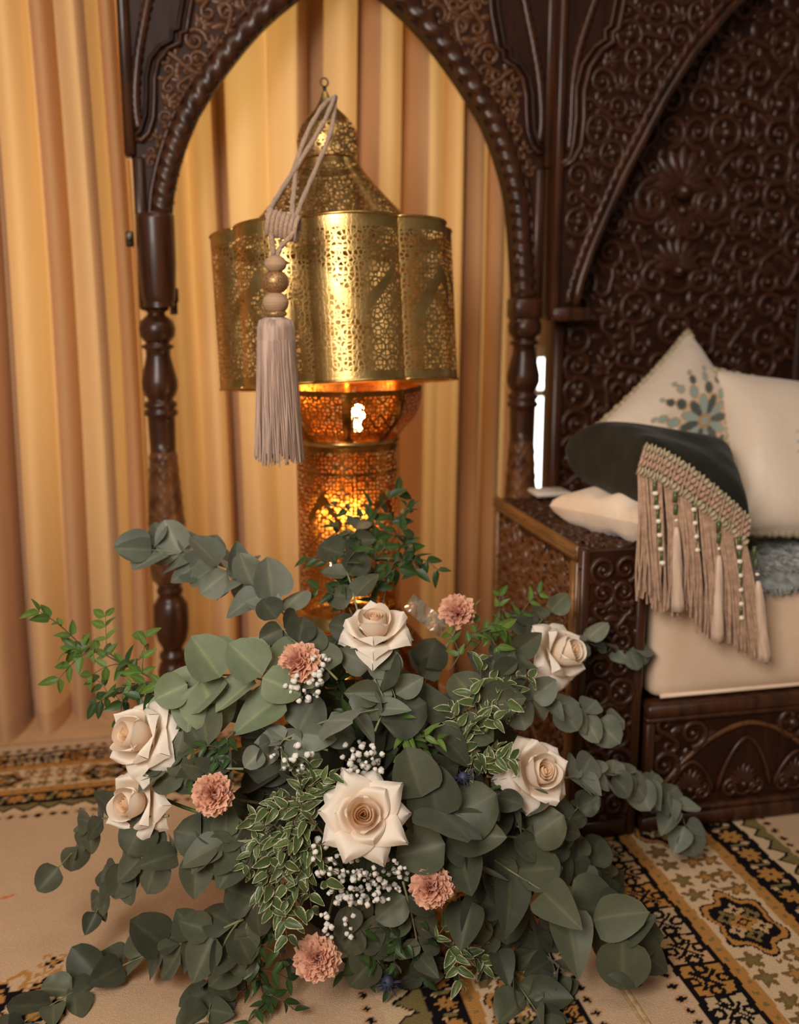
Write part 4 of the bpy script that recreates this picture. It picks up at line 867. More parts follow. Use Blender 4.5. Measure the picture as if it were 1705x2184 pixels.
for key, mt in (('e', EUC), ('p', EUCP), ('b', EUCB)):
    LV[key] = [leafmesh('leaf', .98, mt, .72, .25, .12, .10, rp=.5), leafmesh('leaf', .92, mt, .68, -.2, .05, .22, rp=.52), leafmesh('leaf', .78, mt, .66, .3, .22, .05), leafmesh('leaf', .70, mt, .56, .1, .25, .25), leafmesh('leaf', 1.05, mt, .78, -.3, .10, .12, wavy=.03, rp=.48), leafmesh('leaf', .84, mt, .58, .5, .15, -.12)]
LV['n'] = [leafmesh('leaf', .40, EUC, .62, .2, .3, .15), leafmesh('leaf', .34, EUC, .66, .2, .2, .25)]
LV['g'] = [leafmesh('leaflet', .50, GRN, .62, .2, .3, .15, 5, 4), leafmesh('leaflet', .42, GRN, .66, .2, .2, .3, 5, 4)]
LV['l'] = [leafmesh('leaflet', .46, GRNL, .6, .2, .3, .15, 5, 4), leafmesh('leaflet', .40, GRNL, .64, .2, .2, .35, 5, 4)]
LV['v'] = [leafmesh('leaf', .52, VAR, .6, .2, .25, .15, 7, 6, .03), leafmesh('leaf', .46, VAR, .64, .3, .3, .3, 7, 6, .05)]
NML = {'g': 'leaflet', 'l': 'leaflet'}
def pxm(px, p): return px*((p-CAM).dot(FWD))/FPX
def branch(name, label, pts, size, key='e', step=None, pair=True, ang=.75, face=.75, stemr=.0022, stemmat=None, group=None, cat='foliage', off=0.0, tipleaf=True, jitter=.5, taper=.75, r=rl, nstart=.12, world=None):
    """a sprig along pixel points (px, py[, depth offset]); size = leaf length in pixels"""
    W_ = world or [FP(q[0], q[1], off+(q[2] if len(q) > 2 else 0)) for q in pts]; path = catmull(W_, 8); root = empty(name, path[0])
    L = [0.0]
    for a, b in zip(path, path[1:]): L.append(L[-1]+(b-a).length)
    tot = L[-1]; mid = path[len(path)//2]; sz = pxm(size, mid); step = (step or .55)*sz
    mb = MB(); mb.tube(path, [stemr*(1-.6*l/tot) for l in L], 6); mb.build('stem', stemmat or STEM, root)
    def atl(s):
        i = max(k for k in range(len(L)-1) if L[k] <= s+1e-9); t = (s-L[i])/max(1e-9, L[i+1]-L[i]); return path[i].lerp(path[i+1], t), (path[i+1]-path[i]).normalized()
    s = tot*nstart; n = 0; sides = (1, -1)
    while s < tot:
        p, d = atl(s); out_ = (p-CORE); out_ = out_.normalized() if out_.length > .01 else Vector((0, -1, 0))
        N0 = (toCam(p)*face+out_*(.35)+Vector((0, 0, .35))).normalized(); side = d.cross(N0).normalized()
        dec = (n % 2) and r.random() < .45
        for sg in (sides if pair else (sides[n % 2],)):
            a = ang+r.uniform(-jitter, jitter); ld = side*sg*math.cos(a)+d*math.sin(a)
            if dec: ld = (N0*sg*.8*(1 if sg > 0 else .3)+d*.6+side*r.uniform(-.5, .5)).normalized()
            ld = (ld+Vector((r.uniform(-1, 1), r.uniform(-1, 1), r.uniform(-1, .6)))*jitter*.5).normalized(); nn = (N0+Vector((r.uniform(-1, 1), r.uniform(-1, 1), r.uniform(-1, 1)))*jitter*1.2-ld*.25*r.random()).normalized()
            k = sz*(1-(1-taper)*s/tot)*r.uniform(.82, 1.15); pb = p+ld*.05*k
            if (pb+ld*k).z < .012: ld.z += (.02-(pb+ld*k).z)/k; ld.normalize()
            put(NML.get(key, 'leaf'), r.choice(LV[key]), root, aim(pb, ld, nn, k))
        s += step*r.uniform(.85, 1.15); n += 1
    if tipleaf:
        p, d = atl(tot-1e-6); put(NML.get(key, 'leaf'), r.choice(LV[key]), root, aim(p, d, (toCam(p)+Vector((0, 0, .3))), sz*taper*r.uniform(.9, 1.1)))
    tag(root, label, cat, group); return root
def loose(root, key, px, py, dx, dy, size, off=0.0, tilt=(0, 0, 0), var=None, to=None):
    """one leaf at a pixel, growing towards (dx, dy) in the picture plane"""
    p = FP(px, py, off); d = RGT*dx-UPV*dy; d = (d+toCam(p)*tilt[0]).normalized(); nn = toCam(p)+RGT*tilt[1]+UPV*tilt[2]; L_ = LV[key]; k = pxm(size, p)
    if (p+d*k).z < .012: d.z += (.014-(p+d*k).z)/k
    return put(NML.get(key, 'leaf'), L_[var] if var is not None else rl.choice(L_), root, aim(p, d, nn, k))
# ---- low container that holds the stems
POT = pmat('dark_green_plastic', rgb(24, 30, 22), rgb(38, 44, 32), rough=.6)
pot = empty('flower_bowl', (CORE.x, CORE.y, 0)); mb = MB(); mb.lathe([(.07, .012), (.10, .02), (.125, .09), (.13, .13), (.12, .13), (.11, .09), (.02, .08)], 32, (CORE.x, CORE.y)); mb.build('bowl', POT, pot)
mb = MB(); mb.sphere((CORE.x, CORE.y, .13), .10, 16, 10, (1, 1, .8)); mb.build('flower_foam', POT, pot); tag(pot, 'low dark green bowl of flower foam hidden under the foliage', 'bowl')
# ---- eucalyptus
E_ = [
 ('silver eucalyptus branch with round leaves reaching up left across the post', [(640, 1345, .05), (570, 1275, .05), (490, 1222, .05), (405, 1188, .05), (322, 1172, .05)], 82, 'b', .38, 1.0),
 ('pale sage eucalyptus with the largest leaves above the upper left rose', [(640, 1500), (560, 1450), (470, 1440), (415, 1455), (385, 1490)], 128, 'p', .55, .8),
 ('small dark eucalyptus sprig hanging beside the upper left rose', [(440, 1490), (420, 1510), (398, 1535), (390, 1560)], 84, 'e', .6, .8),
 ('eucalyptus sprig of broad sage leaves above the lower left rug', [(560, 1790), (470, 1800), (395, 1820), (310, 1825), (250, 1850)], 86, 'e', .55, .9),
 ('thin eucalyptus tip drooping left below the lowest left rose', [(360, 1740), (280, 1745), (205, 1750), (170, 1800), (125, 1850)], 78, 'e', .8, .8),
 ('little eucalyptus end pointing down over the plain rug at left', [(300, 1850), (250, 1880), (222, 1910), (205, 1945)], 58, 'e', .7, .8),
 ('long eucalyptus branch trailing over the rug to the lower left corner', [(520, 1960), (430, 2000), (330, 2030), (230, 2075), (140, 2125), (50, 2180)], 88, 'e', .66, .85),
 ('eucalyptus sprig hanging down at the bottom left of the picture', [(520, 1950), (480, 2010), (470, 2070), (455, 2120), (440, 2180)], 88, 'e', .75, .8),
 ('eucalyptus stem with pointed leaves beside the bottom carnation on its left', [(560, 1900), (535, 1950), (515, 2010), (500, 2060)], 92, 'e', .7, .8),
 ('long lower right eucalyptus branch ending in one big round leaf', [(960, 1760), (1060, 1838), (1150, 1895, -.06), (1250, 1958, -.17), (1335, 2010, -.27)], 128, 'e', .52, .95),
 ('broad sage eucalyptus right of the centre front rose', [(850, 1650), (905, 1700), (955, 1755), (985, 1830), (1020, 1880)], 142, 'e', .48, .85),
 ('eucalyptus stem arching down right of the peach carnation', [(980, 1880), (1015, 1930), (1055, 2000), (1085, 2065), (1120, 2120), (1150, 2165)], 88, 'e', .60, .9),
 ('thin eucalyptus stem hanging straight down at the bottom centre', [(860, 1880), (878, 1950), (890, 2010), (895, 2060), (905, 2100)], 72, 'e', .7, .85),
 ('slender eucalyptus tip reaching right over the carved seat base', [(1160, 1665), (1250, 1655), (1340, 1655), (1405, 1690), (1448, 1725), (1465, 1770)], 56, 'b', .68, 1.15),
 ('grey eucalyptus sprig between the two right roses', [(1060, 1470), (1130, 1490), (1200, 1505), (1260, 1530), (1305, 1550)], 66, 'b', .62, .95),
 ('eucalyptus tip behind the upper right rose against the arm box', [(1160, 1410, .04), (1240, 1370, .04), (1290, 1368, .04), (1345, 1385, .04)], 60, 'b', .7, .9),
 ('eucalyptus sprig standing just left of the upper right rose', [(1060, 1440, .03), (1100, 1390, .03), (1140, 1340, .03), (1180, 1300, .03)], 72, 'e', .6, .8),
 ('dark eucalyptus rising in front of the glowing column', [(790, 1380, .05), (765, 1310, .05), (750, 1250, .05), (735, 1190, .05), (760, 1130, .05)], 80, 'e', .85, .7),
 ('red stemmed eucalyptus with pointed leaves under the top rose', [(600, 1580), (690, 1540), (770, 1520), (840, 1500), (830, 1450)], 92, 'b', .62, .8),
 ('dark eucalyptus sprig with broad leaves just below the top rose', [(800, 1560), (820, 1500), (800, 1450), (790, 1400)], 98, 'e', .65, .8),
 ('eucalyptus sprig with narrow drooping leaves left of the white filler flowers', [(700, 1600), (640, 1585), (590, 1575), (560, 1600)], 66, 'b', .6, .8),
 ('dark eucalyptus bunch between the upper left leaves and top carnation', [(720, 1450), (670, 1400), (620, 1360), (590, 1320)], 76, 'e', .6, .8),
 ('eucalyptus with wide dark leaves left of the variegated shrub', [(600, 1760), (560, 1780), (510, 1800), (460, 1790)], 104, 'e', .55, .85),
 ('eucalyptus sprig behind the two left roses', [(520, 1640), (460, 1640), (400, 1650), (350, 1640)], 84, 'e', .6, .8),
 ('eucalyptus pair of leaves under the lower right rose', [(1000, 1700), (1060, 1700), (1110, 1720), (1160, 1740)], 76, 'e', .55, .8),
 ('eucalyptus branch spreading right above the dark medallion border', [(1050, 1780), (1120, 1790), (1190, 1820), (1260, 1850), (1300, 1880)], 88, 'e', .5, .85),
 ('eucalyptus sprig between the long right branch and the rug seam', [(1010, 1850), (1080, 1900), (1130, 1960), (1170, 2030), (1190, 2090)], 88, 'e', .6, .85),
 ('dark eucalyptus bunch in the middle right below the green stem', [(900, 1560), (960, 1540), (1020, 1500), (1060, 1440)], 110, 'e', .6, .8),
 ('small leaved eucalyptus at far right of the lower leaves near the arm foot', [(1100, 1760), (1150, 1780), (1200, 1760), (1235, 1720)], 60, 'e', .6, .8),
 ('bottom centre eucalyptus sprig behind the lowest carnation', [(740, 1900), (760, 1960), (790, 2020), (820, 2070)], 84, 'e', .65, .8),
]
for lab, pts, size, key, step, tp_ in E_: branch('eucalyptus_branch', lab, pts, size, key, step, taper=tp_)
br = [o for o in coll.objects if o.get('label', '').startswith('long lower right eucalyptus')][0]
loose(br, 'e', 1328, 2000, .02, 1, 118, -.30, (0, .05, .05), 0); loose(br, 'e', 1300, 1950, -.05, 1, 112, -.24, (.0, .3, 0), 2); loose(br, 'e', 1322, 2008, .9, -.8, 96, -.29, (.0, -.5, .4), 3)
br = [o for o in coll.objects if o.get('label', '').startswith('pale sage')][0]
for a in ((470, 1445, -.6, -.9, 108, 0), (430, 1450, .4, 1, 120, 4), (400, 1460, -.8, .35, 80, 0), (410, 1465, .15, 1, 84, 1), (560, 1440, -.7, -.7, 100, 0), (560, 1445, .5, .2, 90, 1)): loose(br, 'p', a[0], a[1], a[2], a[3], a[4], -.03, (0, rl.uniform(-.2, .2), .2), a[5])
br = [o for o in coll.objects if o.get('label', '').startswith('broad sage')][0]
for a in ((935, 1745, -.2, -1, 120, 0), (950, 1755, 1, -.6, 125, 4), (960, 1775, .95, .1, 120, 5), (950, 1800, -1, .25, 110, 0), (900, 1700, -.3, -1, 110, 0)): loose(br, 'e', a[0], a[1], a[2], a[3], a[4], -.025, (0, rl.uniform(-.25, .25), .15), a[5])
# inner sprigs that fill the shaded heart of the bouquet
for k in range(34):
    a = 2*math.pi*(k+rl.random()*.6)/34; e = rl.uniform(.15, 1.0); ex = 790+math.cos(a)*370*e; ey = 1670+math.sin(a)*(270 if math.sin(a) < 0 else 270)*e
    if ey > 2030: ey = 2030
    sx, sy = 770+(ex-770)*.25, 1680+(ey-1680)*.25
    branch('eucalyptus_branch', 'shaded inner eucalyptus sprig deep inside the bouquet', [(sx, sy, .16), ((sx+ex)/2+rl.uniform(-20, 20), (sy+ey)/2, .12), (ex, ey, .12)], rl.uniform(74, 104), 'e', .62, taper=.85, group='inner eucalyptus sprigs', face=.55, jitter=.5)
# ---- fine green sprays
def spray(label, pts, size, key, n, spread, seed, name='green_spray', stemmat=None, cat='foliage', step=.7, face=.6, group=None):
    """a main twig with n side twigs, all leafed"""
    r = random.Random(seed); main = [FP(q[0], q[1], q[2] if len(q) > 2 else 0) for q in pts]; path = catmull(main, 6); root = empty(name, path[0]); mb = MB(); mb.tube(path, [.0018*(1-.5*i/len(path)) for i in range(len(path))], 5)
    sz = pxm(size, path[len(path)//2]); twigs = [path[len(path)//3:]]
    for k in range(n):
        i = int(len(path)*(.2+.75*k/max(1, n))); i = min(i, len(path)-2); p = path[i]; d = (path[i+1]-path[i]).normalized(); sd = d.cross(toCam(p)).normalized()*(1 if k % 2 else -1)
        e = p+(d*.7+sd*.9+toCam(p)*r.uniform(-.3, .5)+Vector((0, 0, r.uniform(-.2, .5)))).normalized()*pxm(spread, p)*r.uniform(.6, 1.1)
        if e.z < .02: e.z = .02
        tw = [p.lerp(e, t)+Vector((0, 0, .006*math.sin(math.pi*t))) for t in np.linspace(0, 1, 7)]; mb.tube(tw, [.0012, .0011, .001, .001, .0009, .0008, .0007], 4); twigs.append(tw)
    mb.build('twigs', stemmat or STEMB, root)
    for tw in twigs:
        L = sum((b-a).length for a, b in zip(tw, tw[1:])); m = max(2, int(L/(sz*step)))
        for k in range(m+1):
            t = k/m*(len(tw)-1); i = min(int(t), len(tw)-2); p = tw[i].lerp(tw[i+1], t-i); d = (tw[i+1]-tw[i]).normalized(); N0 = (toCam(p)*face+Vector((r.uniform(-1, 1), r.uniform(-1, 1), r.uniform(0, 1)))*.7).normalized(); side = d.cross(N0).normalized()
            for sg in (1, -1):
                ld = (side*sg*.75+d*.65+Vector((r.uniform(-1, 1), r.uniform(-1, 1), r.uniform(-1, 1)))*.3).normalized(); kk = sz*r.uniform(.75, 1.2)
                if (p+ld*kk).z < .012: continue
                put(NML.get(key, 'leaf'), r.choice(LV[key]), root, aim(p, ld, N0, kk))
    tag(root, label, cat, group); return root
spray('bright green small leaved spray pointing left above the upper left rose', [(400, 1500), (330, 1450), (250, 1410), (190, 1380), (150, 1385)], 40, 'l', 6, 110, 1)
spray('darker green spray hanging below the bright left spray', [(380, 1500, .03), (310, 1470, .03), (250, 1480, .03), (205, 1500, .03)], 38, 'g', 4, 70, 2)
spray('tall dark green spray in front of the glowing lantern column', [(800, 1330, .08), (800, 1240, .08), (800, 1150, .08), (790, 1085, .08)], 40, 'g', 8, 110, 3)
spray('dark green spray curving right of the glowing column', [(810, 1330, .08), (830, 1230, .08), (860, 1160, .08), (882, 1180, .08), (888, 1215, .08)], 34, 'g', 5, 80, 4)
spray('dark green spray hanging left of the top rose before the column', [(760, 1330, .07), (725, 1250, .07), (712, 1200, .07), (718, 1140, .07)], 36, 'g', 4, 70, 5)
spray('airy light green spray behind the carnation near the arm box', [(1000, 1400, .05), (1050, 1340, .05), (1100, 1315, .05), (1150, 1330, .05)], 32, 'l', 6, 75, 6)
spray('light green spray under the rightmost carnation', [(960, 1430), (1000, 1370), (1030, 1340), (1060, 1380)], 34, 'l', 3, 60, 7)
spray('fresh green spray in the bouquet centre right of the white filler flowers', [(820, 1540), (860, 1560), (890, 1590), (925, 1625)], 40, 'l', 4, 60, 8)
spray('fresh green spray between the left carnation and the upper left leaves', [(500, 1560), (470, 1590), (450, 1620), (445, 1660)], 36, 'g', 4, 60, 9)
spray('dark green spray at the very bottom left of centre', [(560, 1980), (550, 2050), (560, 2110), (575, 2170)], 40, 'g', 6, 80, 10)
spray('thin leaved dark spray beside the bottom carnation on the rug', [(590, 1960), (560, 2000), (520, 2040), (490, 2060)], 30, 'g', 4, 70, 11)
spray('dark green spray right of the bottom carnation', [(760, 1960), (780, 2010), (800, 2050), (790, 2090)], 38, 'g', 5, 80, 12)
spray('green spray low in the middle above the thistle', [(820, 1960), (850, 2000), (900, 2040), (960, 2060)], 36, 'g', 5, 70, 13)
spray('dark green filler spray deep below the top rose', [(760, 1600, .06), (740, 1520, .06), (720, 1450, .06), (700, 1390, .06)], 38, 'g', 5, 90, 14)
spray('dark green filler spray behind the centre front rose', [(880, 1700, .08), (900, 1660, .06), (930, 1640, .04), (980, 1640, .04)], 38, 'g', 5, 90, 15)
# ---- variegated shrub sprigs
for k, (lab, pts, sp) in enumerate((('variegated cream edged sprig left of the centre front rose', [(690, 1780), (660, 1740), (640, 1710), (650, 1670)], 80), ('variegated cream edged sprig spreading low left of the white filler flowers', [(700, 1800), (650, 1810), (600, 1850), (560, 1890)], 90), ('variegated cream edged sprig pointing down above the bottom carnation', [(690, 1800), (660, 1860), (620, 1900), (590, 1930)], 70), ('variegated cream edged sprig facing left of centre', [(680, 1770), (630, 1770), (590, 1790), (550, 1790)], 70), ('variegated cream edged sprig in the middle right behind the long leaf', [(980, 1600), (1000, 1560), (1030, 1520), (1060, 1490)], 70), ('variegated cream edged sprig left of the lower right rose', [(960, 1600), (1010, 1600), (1040, 1640), (1060, 1600)], 60), ('variegated cream edged sprig low at right under the thin stems', [(900, 1980), (960, 2020), (1010, 2040), (1050, 2050)], 60), ('variegated cream edged sprig at the upper right below the airy spray', [(1000, 1480), (1050, 1450), (1090, 1470), (1100, 1510)], 60))):
    spray(lab, [(a, b, -.01) for a, b in pts], 38, 'v', (7 if k < 4 else 4), sp, 30+k, 'variegated_sprig', STEMB, step=.55)
# ---- roses
def rosepetal(r0, z0, p1, p2, tip, W_, Rc, point=0.0, back=0.0, nU=15, nV=13, dep=(0, 0)):
    mb = MB(); pts, dp = [], []
    for j in range(nV):
        v = j/(nV-1); b = [(1-v)**3, 3*v*(1-v)**2, 3*v*v*(1-v), v**3]; r = b[0]*r0+b[1]*p1[0]+b[2]*p2[0]+b[3]*tip[0]; z = b[0]*z0+b[1]*p1[1]+b[2]*p2[1]+b[3]*tip[1]
        if point: w_ = W_*max(.02, 1.55*(v**.5)*(max(0, 1-(v*point/.95)**2.6 if v < 1 else 0))**1.2)
        else: w_ = W_*(.35+.65*math.sin(math.pi*.5*min(1, v*1.5)))*(1-.30*max(0, (v-.75)/.25)**2)
        rc = Rc[0]+(Rc[1]-Rc[0])*v
        for i in range(nU):
            u = i/(nU-1)*2-1; a = u*w_/rc; x = rc*math.sin(a); rin = rc*(1-math.cos(a)); k = back*max(0, abs(u)-.25)**2*v*v*1.6
            rr = r-rin+k*.35; zz = z-k*.9-(0 if point else .06*abs(u)**3*v); pts.append((rr, x, zz)); dp.append(dep[0]+(dep[1]-dep[0])*v)
    mb.quadgrid(pts, nU, nV); mb.a['depth'] = dp; return mb
def rose_set(seed):
    r = random.Random(seed); P_ = []   # list of (mesh, rotation)
    mb = MB(); pts, dp = [], []; nT, nZ = 70, 7                          # spiral heart
    for j in range(nZ):
        v = j/(nZ-1)
        for i in range(nT):
            t = i/(nT-1); a = t*2*math.pi*3.3; R_ = .035+.215*t+.012*math.sin(3*a); zt_ = .82-.10*t+.02*math.sin(2.3*a); R2 = R_*(.72+.28*v**.5+(.05*v**4 if t > .6 else -.03*v*v)); pts.append((R2*math.cos(a), R2*math.sin(a), .25+(zt_-.25)*v)); dp.append(min(1, .95-.75*t*v))
    mb.quadgrid(pts, nT, nZ); mb.a['depth'] = dp; P_.append((mb.mesh('petal', ROSE), 0))
    for n_, args in ((3, dict(r0=.08, z0=.1, p1=(.30, .22), p2=(.30, .55), tip=(.275, .76), W_=.36, Rc=(.2, .29), dep=(.9, .35))), (4, dict(r0=.08, z0=.06, p1=(.40, .18), p2=(.38, .50), tip=(.40, .72), W_=.42, Rc=(.25, .42), back=.25, dep=(.8, .12)))):
        for k in range(n_):
            a = dict(args); a['tip'] = (a['tip'][0]+r.uniform(-.015, .02), a['tip'][1]+r.uniform(-.05, .04)); P_.append((rosepetal(**a).mesh('petal', ROSE), 2*math.pi*(k+r.uniform(-.1, .1))/n_+(.5 if n_ == 4 else 0)))
    for n_, a0, args in ((3, .2, dict(r0=.07, z0=.03, p1=(.52, .10), p2=(.50, .60), tip=(.74, .58), W_=.58, Rc=(.36, .9), point=.95, back=.35, dep=(.6, 0))), (5, .6, dict(r0=.06, z0=0, p1=(.55, .02), p2=(.62, .52), tip=(1.14, .32), W_=.60, Rc=(.45, 2.0), point=.95, back=.34, dep=(.45, 0))), (5, .0, dict(r0=.06, z0=-.02, p1=(.50, -.06), p2=(.70, .36), tip=(1.18, .02), W_=.58, Rc=(.5, 2.4), point=.95, back=.34, dep=(.3, 0)))):
        for k in range(n_):
            a = dict(args); a['tip'] = (a['tip'][0]*r.uniform(.88, 1.08), a['tip'][1]+r.uniform(-.12, .10)); a['W_'] *= r.uniform(.9, 1.1); P_.append((rosepetal(**a).mesh('petal', ROSE), a0+2*math.pi*(k+r.uniform(-.16, .16))/n_))
    return P_
sp_ = MB()
for k in range(5):
    a = k*2*math.pi/5; ca, sa = math.cos(a), math.sin(a); b = len(sp_.v); Pn = []
    for j in range(5):
        v = j/4; w_ = .10*math.sin(math.pi*min(1, .2+.8*v))
        for i in (-1, 0, 1): r_, t_ = .05+.38*v, i*w_; Pn.append((ca*r_-sa*t_, sa*r_+ca*t_, -.10+.04*v-.22*v*v))
    sp_.quadgrid(Pn, 3, 5)
sp_.lathe([(.03, -.22), (.09, -.16), (.11, -.08), (.06, 0)], 12); SEPAL = sp_.mesh('calyx', STEMG)
def rose_half(seed):
    r = random.Random(seed); P_ = rose_set(seed)[:1]
    for n_, a0, args in ((3, .3, dict(r0=.08, z0=.08, p1=(.34, .20), p2=(.36, .60), tip=(.30, .84), W_=.44, Rc=(.22, .33), dep=(.85, .25))), (3, 1.2, dict(r0=.08, z0=.05, p1=(.46, .12), p2=(.44, .60), tip=(.46, .84), W_=.60, Rc=(.28, .46), back=.22, dep=(.75, .1))),
                         (4, .2, dict(r0=.07, z0=.02, p1=(.58, .02), p2=(.56, .62), tip=(.82, .66), W_=.66, Rc=(.36, 1.0), point=.95, back=.30, dep=(.5, 0))), (5, .7, dict(r0=.06, z0=0, p1=(.56, -.08), p2=(.74, .46), tip=(1.04, .26), W_=.66, Rc=(.45, 2.2), point=.95, back=.30, dep=(.35, 0))), (4, .1, dict(r0=.06, z0=-.02, p1=(.48, -.14), p2=(.78, .22), tip=(1.02, -.10), W_=.64, Rc=(.5, 2.6), point=.95, back=.26, dep=(.3, 0)))):
        for k in range(n_):
            a = dict(args); a['tip'] = (a['tip'][0]*r.uniform(.92, 1.06), a['tip'][1]+r.uniform(-.09, .08)); a['W_'] *= r.uniform(.94, 1.08); P_.append((rosepetal(**a).mesh('petal', ROSE), a0+2*math.pi*(k+r.uniform(-.12, .12))/n_))
    return P_
ROSES = [rose_half(4), rose_set(2), rose_half(9)]
def rose(label, px, py, hwpx, face, roll=0.0, off=-.03, var=0, stem=None, stretch=1.0):
    p = FP(px, py, off); k = pxm(hwpx, p); ax = (RGT*face[0]+UPV*face[1]+toCam(p)*face[2]).normalized(); x = ax.orthogonal().normalized(); y = ax.cross(x)
    o = p-ax*k*.35; root = empty('rose', o); M = frame(o, x, y, ax, (k, k, k*stretch)) @ Matrix.Rotation(roll, 4, 'Z')
    for me, rot in ROSES[var]: put('petal', me, root, M @ Matrix.Rotation(rot, 4, 'Z'))
    put('calyx', SEPAL, root, M)
    s1 = stem and FP(*stem) or (CORE+Vector((0, 0, .12)).lerp(o, .2)); q = o-ax*k*.2
    mb = MB(); mb.tube(catmull([q, q-ax*.03, (q+s1)/2-ax*.012, s1], 8), .0032, 8); mb.build('stem', STEMG, root)
    tag(root, label, 'rose', 'ivory roses in the bouquet'); return root
rose('topmost ivory rose standing before the lantern column', 800, 1335, 76, (-.10, .80, .62), .4, -.02, 0, (770, 1600, .12))
rose('ivory rose at upper right facing the bench cushions', 1200, 1392, 74, (.76, .22, .62), 1.2, .0, 2, (1035, 1560, -.03), 1.05)
rose('ivory rose at lower right of the bouquet on a green stem', 1150, 1648, 80, (.52, .18, .84), 2.2, -.02, 0, (990, 1705, -.03))
rose('fully open ivory rose at the centre front facing the viewer', 775, 1738, 86, (.02, .06, 1.0), .9, -.05, 1, (770, 1760, .2))
rose('ivory rose at upper left facing the curtain', 295, 1570, 84, (-.72, .14, .68), .2, -.02, 2, (460, 1600, .08), 1.1)
rose('lowest left ivory rose half turned to the floor', 285, 1712, 76, (-.66, -.08, .74), 1.6, -.01, 0, (450, 1740, .08), 1.05)
# ---- carnations
def fan(seed):
    r = random.Random(seed); mb = MB(); pts, dp = [], []; ph, ph2 = r.uniform(0, 6), r.uniform(0, 6); nU, nV = 9, 5
    for j in range(nV):
        v = j/(nV-1)
        for i in range(nU):
            u = i/(nU-1)*2-1; a = u*.62; R_ = v*(1+(.07 if i % 2 else -.05)*(v > .9)); z = v*v*(.16*math.sin(4.5*u+ph)+.06*math.sin(9*u+ph2))+.10*v*v; pts.append((R_*math.sin(a)*1.05, R_*math.cos(a), z)); dp.append(max(0, min(1, 1-1.15*v+.25*math.sin(5*u+ph))))
    mb.quadgrid(pts, nU, nV); mb.a['depth'] = dp; return mb.mesh('ruffled_petal', CARN)
FAN = [fan(k) for k in range(7)]
cup_ = MB(); cup_.lathe([(.05, -.95), (.13, -.85), (.17, -.5), (.19, -.15), (.14, 0)], 12); CUP = cup_.mesh('calyx', STEM)
def carnation(label, px, py, hwpx, face, off=-.03, n=58, seed=1, top=1.0):
    r = random.Random(seed); p = FP(px, py, off); k = pxm(hwpx, p); ax = (RGT*face[0]+UPV*face[1]+toCam(p)*face[2]).normalized(); x = ax.orthogonal().normalized(); y = ax.cross(x); o = p-ax*k*.25; root = empty('carnation', o)
    for i in range(n):
        t = (i+.5)/n; el = math.acos(1-t*1.15); az = i*2.39996; d = (x*math.cos(az)+y*math.sin(az))*math.sin(el)+ax*math.cos(el); tw = r.uniform(-.9, .9); side = d.cross(ax if el > .2 else x).normalized(); nn = (ax.cross(side)*0+side.cross(d)*math.cos(tw)+side*math.sin(tw)); s = k*(.62+.34*t)*r.uniform(.9, 1.1)
        put('ruffled_petal', r.choice(FAN), root, aim(o+d*k*.12*(1-t), d, nn, s))
    put('calyx', CUP, root, frame(o, x, y, ax, k)); s1 = CORE+Vector((0, 0, .1)); mb = MB(); q = o-ax*k*.9; mb.tube(catmull([q, q-ax*.03, q.lerp(s1, .5), s1], 8), .0024, 7); mb.build('stem', STEM, root)
    tag(root, label, 'carnation', 'dusty pink carnations in the bouquet'); return root
carnation('pale pink carnation left of the top rose', 636, 1410, 47, (-.25, .3, .9), -.02, 46, 1)
carnation('pale pink carnation at upper right before the curtain', 978, 1300, 42, (.1, .6, .75), .03, 46, 2)
carnation('dusty pink carnation at left beside the two left roses', 453, 1692, 48, (-.2, .1, 1), -.03, 64, 3)
carnation('terracotta pink carnation at lower right among sage leaves', 922, 1898, 47, (.1, -.35, .9), -.04, 58, 4)
carnation('lowest dusty pink carnation lying just above the rug', 676, 2045, 49, (-.05, -.15, 1), -.03, 66, 5)
# ---- small white filler flowers
def puff(seed):
    r = random.Random(seed); mb = MB(); mb.sphere((0, 0, 0), 1, 9, 7)
    mb.v = [tuple(Vector(v)*(1+.30*math.sin(5*math.atan2(v[1], v[0])+seed)*math.cos(2*v[2])+r.uniform(-.2, .2))) for v in mb.v]; return mb.mesh('blossom', BREATH)
PUFF = [puff(k) for k in range(4)]
def breath(label, cx_, cy_, rx, ry, n, seed, off=-.02, base_=None, sz=5.8):
    r = random.Random(seed); b0 = FP(*(base_ or (cx_, cy_+ry*.4)), off+.10); root = empty('filler_flower_spray', b0); mb = MB()
    for k in range(n):
        a = r.random()*6.283; q = math.sqrt(r.random()); x, y = cx_+rx*q*math.cos(a), cy_+ry*q*math.sin(a); p = FP(x, y, off+r.uniform(-.02, .04)); k_ = pxm(sz*r.uniform(.6, 1.25), p)
        put('blossom', r.choice(PUFF), root, aim(p, (r.uniform(-1, 1), r.uniform(-1, 1), 1), (1, 0, 0), k_)); mb.tube([b0, b0.lerp(p, .6)+Vector((0, 0, .004)), p], .0006, 3, cap=False)
    mb.build('fine_stems', STEMG, root); tag(root, label, 'flowers'); return root
breath('cluster of tiny white filler flowers above the centre front rose', 772, 1622, 48, 50, 62, 1)
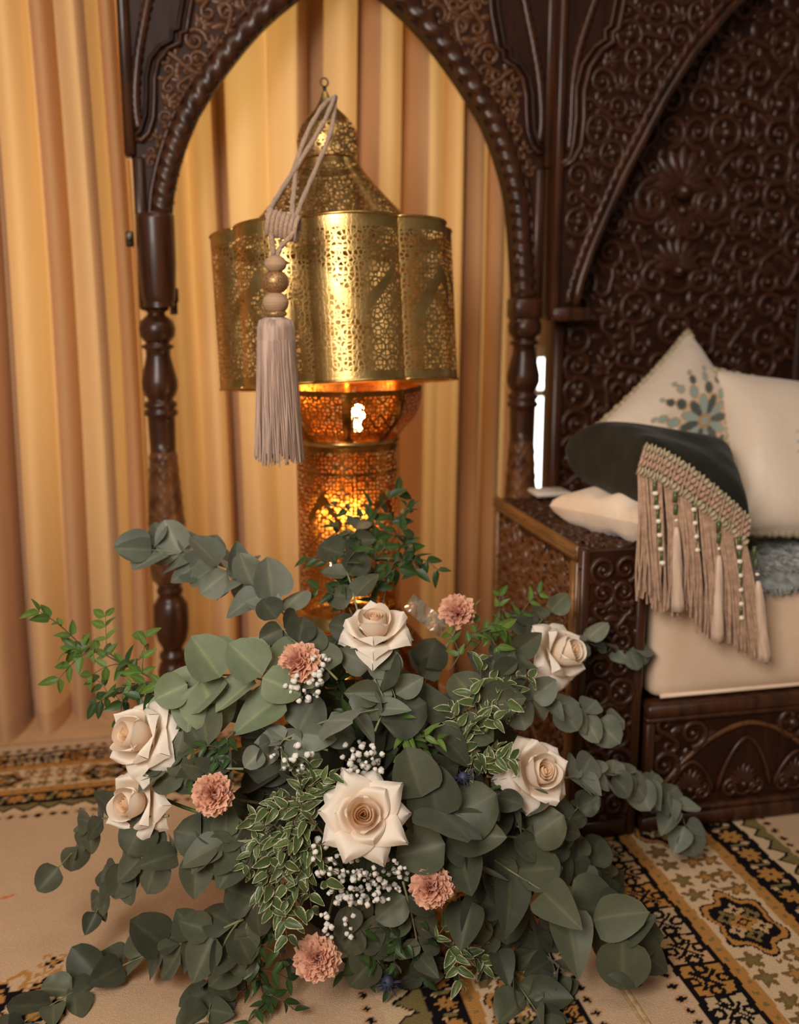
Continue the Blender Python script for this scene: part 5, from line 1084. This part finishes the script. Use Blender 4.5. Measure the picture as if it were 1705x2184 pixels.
breath('largest spray of tiny white filler flowers below the centre front rose', 775, 1868, 95, 62, 120, 2)
breath('sparse tiny white filler flowers hanging low over the dark centre', 745, 1965, 65, 45, 26, 3)
breath('tiny white filler flowers under the pale left carnation', 648, 1462, 42, 34, 34, 4)
breath('tiny white filler flowers right of the pale left carnation', 684, 1415, 22, 30, 18, 7)
breath('loose tiny white filler flowers left of the bouquet centre', 620, 1612, 48, 34, 22, 5)
breath('few tiny white filler flowers among the variegated leaves', 690, 1820, 40, 50, 16, 6)
# ---- thistles
def thistle(label, px, py, hw, seed):
    r = random.Random(seed); p = FP(px, py, -.02); k = pxm(hw, p); root = empty('thistle', p); mb = MB(); mb.sphere(p, k*.55, 10, 8, (1, 1, 1.2))
    mb.build('flower_head', THISTLE, root); mb = MB()
    for i in range(22):
        a = i*2.4; e = r.uniform(-.5, .6); d = Vector((math.cos(a)*math.cos(e), math.sin(a)*math.cos(e), math.sin(e))); mb.tube([p+d*k*.3, p+d*k*.8, p+d*k*r.uniform(1.1, 1.6)], [k*.10, k*.08, k*.01], 4)
    mb.build('bracts', THISTLE, root); mb = MB(); mb.tube(catmull([p-Vector((0, 0, k*.5)), p.lerp(CORE, .3), CORE], 6), .002, 6); mb.build('stem', STEM, root); tag(root, label, 'thistle')
thistle('dark blue thistle at the bottom centre over the rug border', 828, 2096, 26, 1)
thistle('dark blue thistle left of the lower right rose', 988, 1660, 22, 2)
# ---- clear florist wrap
WRAP = pmat('clear_cellophane', rgb(206, 176, 146), rough=.12, scale=10); WRAP.node_tree.nodes['Principled BSDF'].inputs['Transmission Weight'].default_value = .7
wr_ = empty('cellophane_strip', FP(910, 1310, .10)); mb = MB(); Pn = []
for j in range(12):
    t = j/11; x, y = 872+75*t, 1282+62*t
    for i in range(5): u = (i-2)/2; p = FP(x+u*10, y-u*16, .12); Pn.append(p+toCam(p)*(.012*math.sin(3*t*math.pi)*(1-u*u)))
mb.quadgrid(Pn, 5, 12); mb.build('film', WRAP, wr_); tag(wr_, 'strip of clear cellophane beside the topmost rose', 'wrap')
